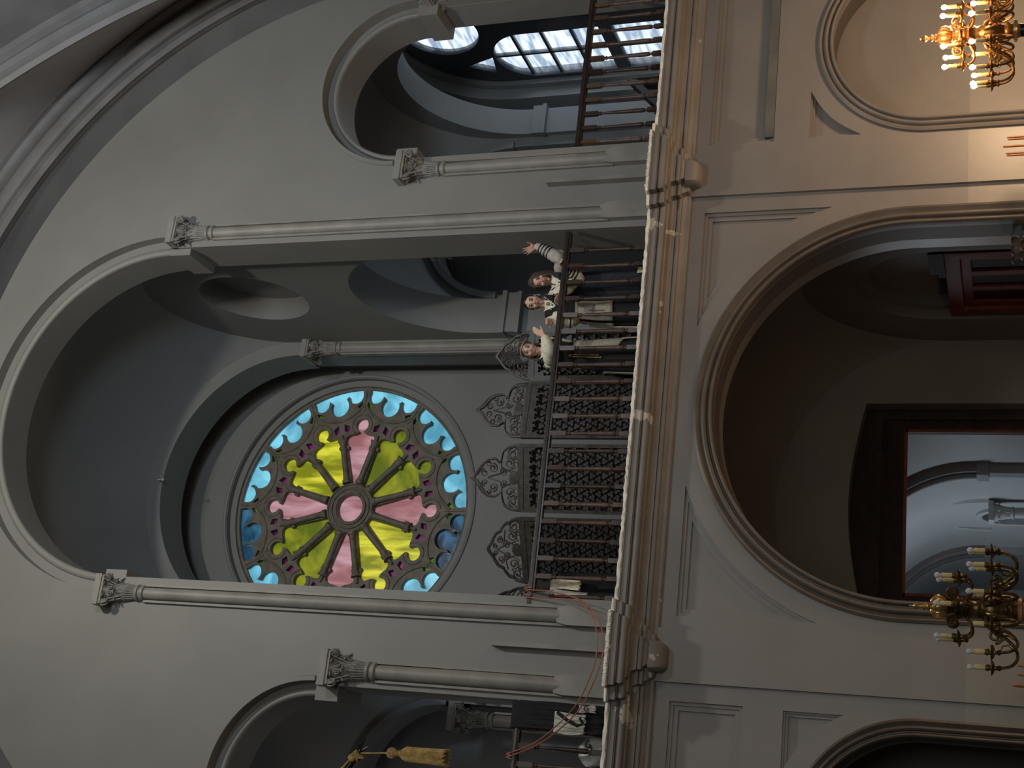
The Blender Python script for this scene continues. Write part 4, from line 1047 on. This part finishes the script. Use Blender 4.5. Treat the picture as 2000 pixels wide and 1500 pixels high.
def hair_cap(c, Mx, grow=1.09, front=.055, side=.045, low=-.09, n=40, m=24, name='hair', mat=None, root=None, off=None):
    """skull of hair; leaves the face free below the hairline"""
    vs = []; fs = []
    for i in range(m+1):
        t = -PI/2+PI*i/m
        for j in range(n):
            a = 2*PI*j/n; cz = max(math.cos(t), .03); x = cz*math.cos(a); y = cz*math.sin(a); z = math.sin(t)
            k = grow*(1+.012*math.sin(a*19+t*3))
            X = x*.073*k; Y = y*.092*k+.010; Z = z*.116*k
            if z < 0: X *= 1-.22*(-z); Y *= 1-(.28*(-z) if y > 0 else 0)
            vs.append((X, Y, Z))
    def keep(v):
        X, Y, Z = v
        if Y < side*-1+.03*0 and Z < front+.25*abs(X)*-1+.012: return False
        if Y < .02 and Z < -.005+.2*max(0, Y): return False
        return Z > low
    for i in range(m):
        for j in range(n):
            q = (i*n+j, i*n+(j+1) % n, (i+1)*n+(j+1) % n, (i+1)*n+j)
            if all(keep(vs[k]) for k in q): fs.append(q)
    mb = MB(); mb.add([c+Mx @ Vector(v) for v in vs], fs)
    used = sorted({k for f_ in fs for k in f_}); mp = {k: i for i, k in enumerate(used)}
    mb.v = [mb.v[k] for k in used]; mb.f = [tuple(mp[k] for k in f_) for f_ in fs]
    o = mb.build(name, mat, root, 180, off=off); return solid(o, .010)
def ell(c, rx, ry, n=36, yaw=0., wob=0., k=9, ph=0.):
    R = []
    for j in range(n):
        a = 2*PI*j/n; w = 1+wob*math.sin(k*a+ph)
        x = rx*math.cos(a)*w; y = ry*math.sin(a)*w
        R.append((c[0]+x*math.cos(yaw)-y*math.sin(yaw), c[1]+x*math.sin(yaw)+y*math.cos(yaw), c[2]))
    return R
def lerp3(a, b, t): return Vector(a)+(Vector(b)-Vector(a))*t
def person(label, S):
    base = Vector(S['base']); t = thing('person', label, 'person', base, 'women in folk dress waving from the gallery')
    yaw = S['yaw']; P = Vector(S['pelvis']); Cn = Vector(S['neck']); H = Vector(S['head'])
    ax = lambda z: lerp3(P, Cn, (z-P.z)/(Cn.z-P.z))
    k = (Cn.z-GZ)/1.385
    zz = lambda h: GZ+h*k
    Mx = Matrix.Rotation(S['head_yaw'], 3, 'Z') @ Matrix.Rotation(S['head_pitch'], 3, 'X') @ Matrix.Rotation(S['head_roll'], 3, 'Y') @ Matrix.Scale(1.12, 3)
    # one continuous body
    mb = MB()
    rows = [(.86, .125, .09), (.92, .132, .095), (.98, .130, .094), (1.04, .118, .088), (1.12, .122, .092), (1.20, .138, .102), (1.28, .142, .098), (1.335, .125, .082), (1.37, .075, .062)]
    mb.rings([ell(ax(zz(h)), a, b, 28, yaw) for h, a, b in rows])
    capsule(mb, [ax(zz(1.34)), Cn, lerp3(Cn, H, .55)], [.062, .050, .047], 14)
    head_shape(mb, H, Mx)
    for sgn in (-1, 1):
        hp = P+Vector((sgn*.085*math.cos(yaw), sgn*.085*math.sin(yaw), -.02))
        kn = Vector((hp.x, hp.y-.01, GZ+.47)); an = Vector((hp.x, hp.y+.02, GZ+.075))
        capsule(mb, [hp, kn, lerp3(kn, an, .3), an], [.082, .052, .052, .034], 14)
        capsule(mb, [an+Vector((0, .02, -.035)), an+Vector((-.02, -.07, -.048)), an+Vector((-.03, -.125, -.052))], [.032, .028, .020], 12)
    for arm in S['arms']:
        capsule(mb, [lerp3(ax(zz(1.33)), arm['sh'], .6), arm['sh']], [.05, .048], 12)
        capsule(mb, [arm['sh'], lerp3(arm['sh'], arm['el'], .5), arm['el']], [.046, .042, .036], 12)
        capsule(mb, [arm['el'], lerp3(arm['el'], arm['wr'], .35), arm['wr']], [.037, .035, .024], 12)
        hand(mb, Vector(arm['wr'])+Vector(arm['d']).normalized()*.012, arm['d'], arm['pn'], arm['side'], arm['curl'], thumb_open=arm.get('to', .7), spread=arm.get('spread', .1))
    body = remeshed(mb, 'body', M[S['skin']], t, base)
    face_parts(t, H, Mx, base, S.get('smile', .5), S.get('teeth', False), S.get('brow', 'hair_dark'))
    # blouse with sleeves
    mb = MB(); mb.rings([ell(ax(zz(h)), a+.014, b+.014, 32, yaw, .015, 11) for h, a, b in rows[3:]]); mb.build('blouse', M['linen'], t, 180, off=base)
    for arm in S['arms']:
        sh, el, wr = Vector(arm['sh']), Vector(arm['el']), Vector(arm['wr']); pts = []; R = []
        n1, n2 = 10, 12
        for i in range(n1+1):
            q = i/n1; pts.append(sh+(el-sh)*q-(sh-ax(sh.z)).normalized()*.02*(1-q)*(1-q)); R.append((.060+.016*math.sin(PI*min(1, q*1.2)))*(1+.05*math.sin(i*2.1)))
        for i in range(1, n2+1):
            q = i/n2; pts.append(el+(wr-el)*q*.96); R.append((.068-.028*q**1.4+.010*math.sin(PI*q))*(1+.055*math.sin(i*2.4+1))*arm.get('puff', 1))
        sl = MB(); sl.tube(pts, R, 16); sl.ball(sh, .062, 14, 10)
        sv = sl.build('sleeve', M[arm.get('cloth', 'linen')], t, 180, off=base)
        dw = (wr-el).normalized()
        cf = MB(); cf.tube([wr-dw*.045, wr-dw*.030, wr-dw*.004], [.034, .037, .041], 16); cf.build('cuff', M['linen'], t, 60, off=base)
        for q in arm.get('bands', ()):
            c_ = el+(wr-el)*q*.96; r_ = .068-.028*q**1.4+.010*math.sin(PI*q)+.004
            bd = MB(); bd.tube([c_-dw*.008, c_+dw*.008], [r_*arm.get('puff', 1)*1.04]*2, 16); bd.build('sleeve_ribbon', M['ribbon'], sv, 60, off=base)
        if arm.get('cord'):
            o1 = dw.cross(Vector((0, 1, 0))).normalized()
            if o1.x < 0: o1 = -o1
            for g in (0, .018):
                cd = MB(); cd.tube([el+o1*(.075+g)-dw*.02, el+(wr-el)*.15+o1*(.078+g), el+(wr-el)*.32+o1*(.062+g*.5)], .004, 6); cd.build('sleeve_cord', M['linen'], sv, off=base)
    # fitted vest
    vc = M[S.get('vest', 'navy')]
    mb = MB(); mb.rings([ell(ax(zz(h)), a+.024, b+.024, 36, yaw) for h, a, b in [(.985, .136, .098), (1.04, .118, .088), (1.12, .122, .092), (1.20, .138, .102), (1.265, .136, .096)]], caps=False)
    for sgn in (-1, 1):
        c0 = ax(zz(1.25)); X = Vector((math.cos(yaw), math.sin(yaw), 0)); Yv = Vector((-math.sin(yaw), math.cos(yaw), 0))
        R = []
        for i in range(13):
            a = PI*i/12; ctr = c0+X*sgn*(.088+.012*math.sin(a))+Vector((0, 0, .125*k*math.sin(a)))-Yv*(.122*math.cos(a))
            R.append([ctr-X*.034, ctr+X*.034, ctr+X*.034+Vector((0, 0, .012))-Yv*.004*math.cos(a), ctr-X*.034+Vector((0, 0, .012))-Yv*.004*math.cos(a)])
        mb.rings(R)
    mb.build('vest', vc, t, 60, off=base)
    X = Vector((math.cos(yaw), math.sin(yaw), 0)); Yv = Vector((-math.sin(yaw), math.cos(yaw), 0))
    for sgn in (-1, 1):       # crossing collar edges
        mb = MB(); R = []
        for i in range(9):
            q = i/8; c_ = ax(zz(1.375-.155*q)); ctr = c_+X*sgn*(.072*(1-q)+.006)-Yv*(.066+.064*math.sin(q*PI*.55))
            wv = X*sgn*.016+Vector((0, 0, .010))
            R.append([ctr-wv-Yv*.004, ctr+wv-Yv*.004, ctr+wv+Yv*.006, ctr-wv+Yv*.006])
        mb.rings(R); mb.build('collar', M['linen'], t, 60, off=base)
    # skirt, hem, belt
    def skirt_row(h, grow=0., wob=.05, kk=13):
        q = max(0, min(1, (1.0-h)/.95)); c_ = lerp3(ax(zz(1.0)), (P.x, P.y+.02, 0), 0 if h > .98 else 1)
        c_ = Vector((ax(zz(1.0)).x*(1-min(1, q*3))+P.x*min(1, q*3), ax(zz(1.0)).y*(1-min(1, q*3))+(P.y+.01)*min(1, q*3), zz(h)))
        return c_, .144+.066*q**.5+grow, .106+.078*q**.55+grow, wob*min(1, q*2.5), kk
    hem = S.get('hem', .05); hs = [1.01, .98, .94, .88, .78, .65, .5, .35, .2]
    hs = [h for h in hs if h > hem+.03]+[hem]
    mb = MB(); mb.rings([ell(c_, a, b, 78, yaw, w_, kk) for c_, a, b, w_, kk in [skirt_row(h) for h in hs]]); mb.build('skirt', M[S.get('skirt', 'navy')], t, 180, off=base)
    if hem > .1:
        mb = MB(); mb.rings([ell(c_, a, b, 78, yaw, w_, kk) for c_, a, b, w_, kk in [skirt_row(h, -.02) for h in (hem+.06, hem-.1, .02)]]); mb.build('underskirt', M['linen'], t, 180, off=base)
    mb = MB(); c_, a, b, _, _ = skirt_row(1.0); mb.rings([ell((c_.x, c_.y, c_.z+dz), a+g, b+g, 40, yaw) for dz, g in ((-.016, .004), (-.012, .009), (.012, .009), (.016, .004))]); mb.build('belt', M[S.get('belt', 'ribbon')], t, 60, off=base)
    def patch(nm, mat, a0, a1, h0, h1, grow=.014, rag=0., slant=0.):
        R = []
        for i in range(17):
            q = i/16; an = a0+(a1-a0)*q; row = []
            for j in range(13):
                h = h0+(h1-h0)*j/12+slant*(q-.5)*j/12+rag*math.sin(i*1.7)*j/12
                c_, a, b, w_, kk = skirt_row(h, grow+.006*math.sin(i*1.9)*j/12)
                x = a*math.cos(an)*1.03; y = b*math.sin(an)*1.03
                row.append((c_.x+x*math.cos(yaw)-y*math.sin(yaw), c_.y+x*math.sin(yaw)+y*math.cos(yaw), zz(h)))
            R.append(row)
        m_ = MB(); m_.rings(R, closed=False); return solid(m_.build(nm, M[mat], t, 180, off=base), .006)
    return t, dict(base=base, H=H, Mx=Mx, ax=ax, zz=zz, patch=patch, row=skirt_row, yaw=yaw, Cn=Cn)
V = Vector
RAILY = .035
# --- long-haired woman waving with her left hand
W1, q1 = person('long-haired woman waving one open hand, other hand on the rail, ribboned sleeves', dict(
    base=(6.33, .40, GZ), yaw=-.30, pelvis=(6.325, .41, GZ+.88), neck=(6.355, .36, GZ+1.315), head=(6.365, .315, GZ+1.452), head_yaw=-.42, head_pitch=.32, head_roll=-.16, skin='skin2', smile=.6, brow='hair_brown', skirt='navy', vest='navy', hem=.04,
    arms=[dict(sh=(6.50, .38, GZ+1.235), el=(6.555, .13, GZ+1.155), wr=(6.735, .115, GZ+1.475), d=(-.62, -.25, .80), pn=(-.45, -.85, -.25), side=1, curl=(.10, .10, .14, .2), spread=.22, to=.9, cloth='linen_grey', bands=(.45, .58, .71, .84), cord=True, puff=1.08),
          dict(sh=(6.195, .40, GZ+1.225), el=(6.365, .25, GZ+.93), wr=(6.425, .125, GZ+1.085), d=(.25, -.80, .28), pn=(.1, -.30, -.95), side=-1, curl=(.55, .6, .62, .65), spread=.06, bands=(.3, .5, .7), puff=.95)]))
b1 = q1['base']
hair_cap(q1['H'], q1['Mx'], 1.12, .062, .045, -.10, name='hair', mat=M['hair_brown'], root=W1, off=b1)
mb = MB(); L = lambda x, y, z: q1['H']+q1['Mx'] @ V((x, y, z))
for s_ in (-1, 1):
    for i in range(12):
        a = i/11; x0 = s_*(.050+.034*math.sin(a*PI*.6)); y0 = -.055+.125*a
        top = L(s_*.030, y0*.6-.01, .100); mid = L(x0*1.05, y0, .01); low = L(x0*1.02, y0-.008, -.11); end = q1['Cn']+V((s_*(.062+.05*a)-.01, -.075+.13*a, -.10-.05*math.sin(i*2.3)))
        mb.tube([top, L(x0*.95, y0, .065), mid, low, end, end+V((s_*.012, -.01, -.07))], [.010, .015, .017, .018, .015, .005], 7)
mb.build('long_hair', M['hair_brown'], W1, 60, off=b1)
q1['patch']('underskirt_panel', 'linen', -1.05, -.55, .24, .02, .02)
mb = MB(); z0 = q1['zz'](1.0)
for g in (0, .03): mb.tube([q1['ax'](z0)+V((-.02+g, -.145, 0)), q1['ax'](z0)+V((-.03+g, -.17, .05)), q1['ax'](z0)+V((-.05+g, -.155, .16)), q1['ax'](z0)+V((-.055+g, -.13, .24))], .006, 6)
mb.build('vest_lacing', M['linen'], W1, off=b1)
# --- dark-haired woman in the middle
W2, q2 = person('dark-haired woman with a short embroidered apron, arms folded along the rail', dict(
    base=(5.99, .40, GZ), yaw=-.32, pelvis=(6.00, .41, GZ+.90), neck=(6.085, .37, GZ+1.375), head=(6.095, .335, GZ+1.515), head_yaw=-.40, head_pitch=.26, head_roll=.02, skin='skin', smile=.5, skirt='blackwool', vest='blackwool', hem=.04,
    arms=[dict(sh=(6.215, .39, GZ+1.29), el=(6.235, .22, GZ+1.03), wr=(6.10, .10, GZ+1.105), d=(-.90, -.25, .20), pn=(-.1, -.5, -.9), side=1, curl=(.25, .28, .30, .35), spread=.08),
          dict(sh=(5.935, .40, GZ+1.285), el=(5.785, .20, GZ+.93), wr=(5.755, .115, GZ+1.16), d=(-.30, -.68, .42), pn=(-.1, -.60, -.8), side=-1, curl=(.55, .6, .62, .66), spread=.05, bands=(.22,), puff=1.12)]))
b2 = q2['base']
hair_cap(q2['H'], q2['Mx'], 1.06, .066, .042, -.09, name='hair', mat=M['hair_dark'], root=W2, off=b2)
L = lambda x, y, z: q2['H']+q2['Mx'] @ V((x, y, z))
mb = MB(); mb.ball(L(0, .112, -.03), (.042, .034, .042), 14, 10)
mb.tube(spiral(L(0, .122, -.03), .036, 2, q2['Mx'] @ V((1, 0, 0)), q2['Mx'] @ V((0, 0, 1)), 30), .012, 6); mb.build('hair_bun', M['hair_dark'], W2, off=b2)
for s_ in (-1, 1):
    mb = MB(); mb.torus(L(s_*.078, .002, -.045), .009, .003, 'x', 16, 6); mb.ball(L(s_*.078, .0, -.062), .008, 10, 8); mb.build('earring', M['pearl'], W2, off=b2)
mb = MB(); c_ = q2['ax'](q2['zz'](1.31)); mb.torus((c_.x-.035, c_.y-.122, c_.z), .016, .006, 'y', 18, 6); mb.build('brooch', M['black_metal'], W2, off=b2)
ap = q2['patch']('apron', 'apron', -2.25, -1.05, .97, .50, .016, slant=0)
mb = MB(); rr = random.Random(4)      # cross-stitched ornament, no letters readable
def on_skirt(q, an, h, g):
    c_, a, b, w_, kk = q['row'](h, g); x = a*math.cos(an)*1.03; y = b*math.sin(an)*1.03
    return V((c_.x+x*math.cos(q['yaw'])-y*math.sin(q['yaw']), c_.y+x*math.sin(q['yaw'])+y*math.cos(q['yaw']), q['zz'](h)))
for i in range(11):
    h = .78-.018*i; p_ = on_skirt(q2, -1.62, h, .026)
    mb.tube([p_+V((-.008, 0, .005)), p_+V((.008, 0, -.005))], .0022, 4); mb.tube([p_+V((-.008, 0, -.005)), p_+V((.008, 0, .005))], .0022, 4)
for i in range(-4, 5):
    p_ = on_skirt(q2, -1.62+i*.085, .745-.006*abs(i), .026); mb.tube([p_+V((-.006, 0, .006)), p_+V((.006, 0, -.006))], .0022, 4); mb.tube([p_+V((-.006, 0, -.006)), p_+V((.006, 0, .006))], .0022, 4)
for i in range(14):
    p_ = on_skirt(q2, -2.2+i*.085, .93+.012*(i % 2), .026); mb.ball(p_, .004, 6, 4)
mb.build('embroidery', M['stitch'], ap, off=b2)
q2['patch']('overskirt_edge', 'linen', -2.95, -2.66, .82, .03, .022, slant=.0)
q2['patch']('apron_tie', 'apron', -2.60, -2.40, .95, .50, .024)
# --- smiling woman with a headband
W3, q3 = person('smiling woman with a thin headband, one hand raised beside her chin, dark dress', dict(
    base=(5.44, .40, GZ), yaw=-.30, pelvis=(5.435, .41, GZ+.90), neck=(5.475, .355, GZ+1.355), head=(5.475, .315, GZ+1.487), head_yaw=-.30, head_pitch=.20, head_roll=.22, skin='skin', smile=1.1, teeth=True, brow='hair_brown', skirt='blackwool', vest='navy', hem=.04, belt='gold_thread',
    arms=[dict(sh=(5.325, .37, GZ+1.245), el=(5.375, .13, GZ+1.165), wr=(5.560, .07, GZ+1.235), d=(.45, -.10, .90), pn=(.55, .75, 0), side=-1, curl=(.16, .17, .18, .2), spread=.0, to=.55, puff=1.12),
          dict(sh=(5.605, .39, GZ+1.255), el=(5.60, .55, GZ+1.0), wr=(5.56, .58, GZ+.78), d=(0, -.1, -1), pn=(-1, .2, 0), side=1, curl=.3)]))
b3 = q3['base']
hair_cap(q3['H'], q3['Mx'], 1.10, .060, .045, -.10, name='hair', mat=M['hair_brown'], root=W3, off=b3)
L = lambda x, y, z: q3['H']+q3['Mx'] @ V((x, y, z))
mb = MB(); mb.tube([L(.084*math.cos(a), .004+.102*math.sin(a)*.92, .050+.030*-math.sin(a)*.6+.012) for a in [2*PI*i/36 for i in range(37)]], .006, 6); mb.build('headband', M['linen_grey'], W3, off=b3)
mb = MB()
for i in range(9):
    a = i/8; p0 = L(-.070+.02*a, .02+.05*a, .02); p1 = L(-.082+.02*a, .03+.05*a, -.08); e = q3['Cn']+V((-.10-.03*a, -.02+.05*a, -.09))
    mb.tube([p0, p1, e, e+V((-.02, -.01, -.08-.02*math.sin(i*2))), ], [.014, .017, .015, .004], 7)
for i in range(6):
    a = i/5; p0 = L(.070-.02*a, .02+.05*a, .02); p1 = L(.080-.02*a, .04+.05*a, -.08); e = q3['Cn']+V((.07, .05, -.06)); mb.tube([p0, p1, e], [.014, .016, .006], 7)
mb.build('loose_hair', M['hair_brown'], W3, 60, off=b3)
q3['patch']('apron', 'apron', -1.25, -.45, .96, .36, .016, slant=-.10)
q3['patch']('underskirt_edge', 'linen', -2.95, -2.72, .60, .03, .020)
q3['patch']('underskirt_edge', 'linen', -.62, -.48, .36, .03, .020)
mb = MB()
for an, h1 in ((-1.72, .60), (-1.60, .63)):
    pth = [on_skirt(q3, -1.66, .99, .028)]+[on_skirt(q3, an, .95-(.95-h1)*i/6, .030) for i in range(7)]
    mb.tube(pth, .0045, 6); mb.ball(pth[-1], .010, 8, 6)
c_ = on_skirt(q3, -1.66, .985, .03); mb.torus(c_, .014, .005, 'y', 16, 6)
mb.build('belt_cord', M['gold_thread'], W3, off=b3)

# ------------------------------------------------------------------ light, sky, camera
def area(name, loc, target, size, power, col, shape='DISK'):
    l = bpy.data.lights.new(name, 'AREA'); l.energy = power; l.color = col; l.shape = shape; l.size = size
    o = bpy.data.objects.new(name, l); COL.objects.link(o); o.location = loc
    o.rotation_euler = (Vector(target)-Vector(loc)).to_track_quat('-Z', 'Y').to_euler(); return o
def point(name, loc, power, col, r=.05):
    l = bpy.data.lights.new(name, 'POINT'); l.energy = power; l.color = col; l.shadow_soft_size = r
    o = bpy.data.objects.new(name, l); COL.objects.link(o); o.location = loc; return o
area('nave_lantern_light', (4.7, -6.3, 14.3), (4.7, 0, 9.0), .5, 280, (1, .93, .80))
area('nave_fill_light', (3, -21, 4.5), (4.7, 0, 9.5), 7, 450, (1, .97, .90))  # unseen fill lamp added low in the nave to lift wall and vaults
area('vault_uplight', (5.5, -9, 9.5), (9.5, -1, 14.0), 1.5, 260, (.72, .86, 1))  # unseen cool up-light added to brighten the vault web
area('aisle_window_light', (12.6, 2.2, 8.2), (10, 2.2, 7.6), 2.6, 60, (.80, .90, 1), 'DISK')
area('left_bay_fill_light', (-.85, 2.2, 7.6), (1.2, 2.6, 8.2), 1.2, 7, (.95, .96, 1))  # added fill to brighten the left bay, which has no window
area('hall_window_light', (2.6, 9.5, 3.0), (6, 9.5, 2.2), 2.0, 85, (.78, .90, 1))
for k in range(3): point('candelabrum_glow', (6.335+.22*math.cos(2.1*k), -4.2+.22*math.sin(2.1*k), 2.16), 22, (1, .62, .32), .10)
point('right_aisle_lamp', (8.7, -1.9, 1.5), 250, (1, .66, .40), .3)
point('under_gallery_lamp', (4.0, 2.0, .8), 26, (1, .6, .42), .15)
w = bpy.data.worlds.new('sky'); SC.world = w; w.use_nodes = True
nt = w.node_tree; bg = nt.nodes['Background']; bg.inputs['Color'].default_value = (.80, .90, 1.0, 1); bg.inputs['Strength'].default_value = 1.25

cam = bpy.data.cameras.new('camera'); co = bpy.data.objects.new('camera', cam); COL.objects.link(co); SC.camera = co
cam.sensor_fit = 'HORIZONTAL'; cam.sensor_width = 36.0; cam.lens = 36.0*2681.14/2000
cam.clip_end = 200
yaw, pitch, roll = math.radians(19.43705), math.radians(20.12368), math.radians(-.39478)
f = Vector((math.sin(yaw)*math.cos(pitch), math.cos(yaw)*math.cos(pitch), math.sin(pitch)))
r = Vector((math.cos(yaw), -math.sin(yaw), 0)); u = r.cross(f)
c, s = math.cos(roll), math.sin(roll)
right, up = c*r+s*u, -s*r+c*u           # the upright view; the photograph lies on its side, its top edge to the right
cx_, cy_ = -up, right
co.matrix_world = Matrix(((cx_.x, cy_.x, -f.x, 0), (cx_.y, cy_.y, -f.y, -14), (cx_.z, cy_.z, -f.z, 1.6), (0, 0, 0, 1)))
SC.view_settings.view_transform = 'Standard'; SC.view_settings.look = 'None'; SC.view_settings.gamma = 1; SC.view_settings.use_curve_mapping = False
SC.view_settings.exposure = 0
SC.cycles.use_denoising = True
SC.cycles.max_bounces = 8; SC.cycles.transparent_max_bounces = 16
SC.cycles.sample_clamp_indirect = 4
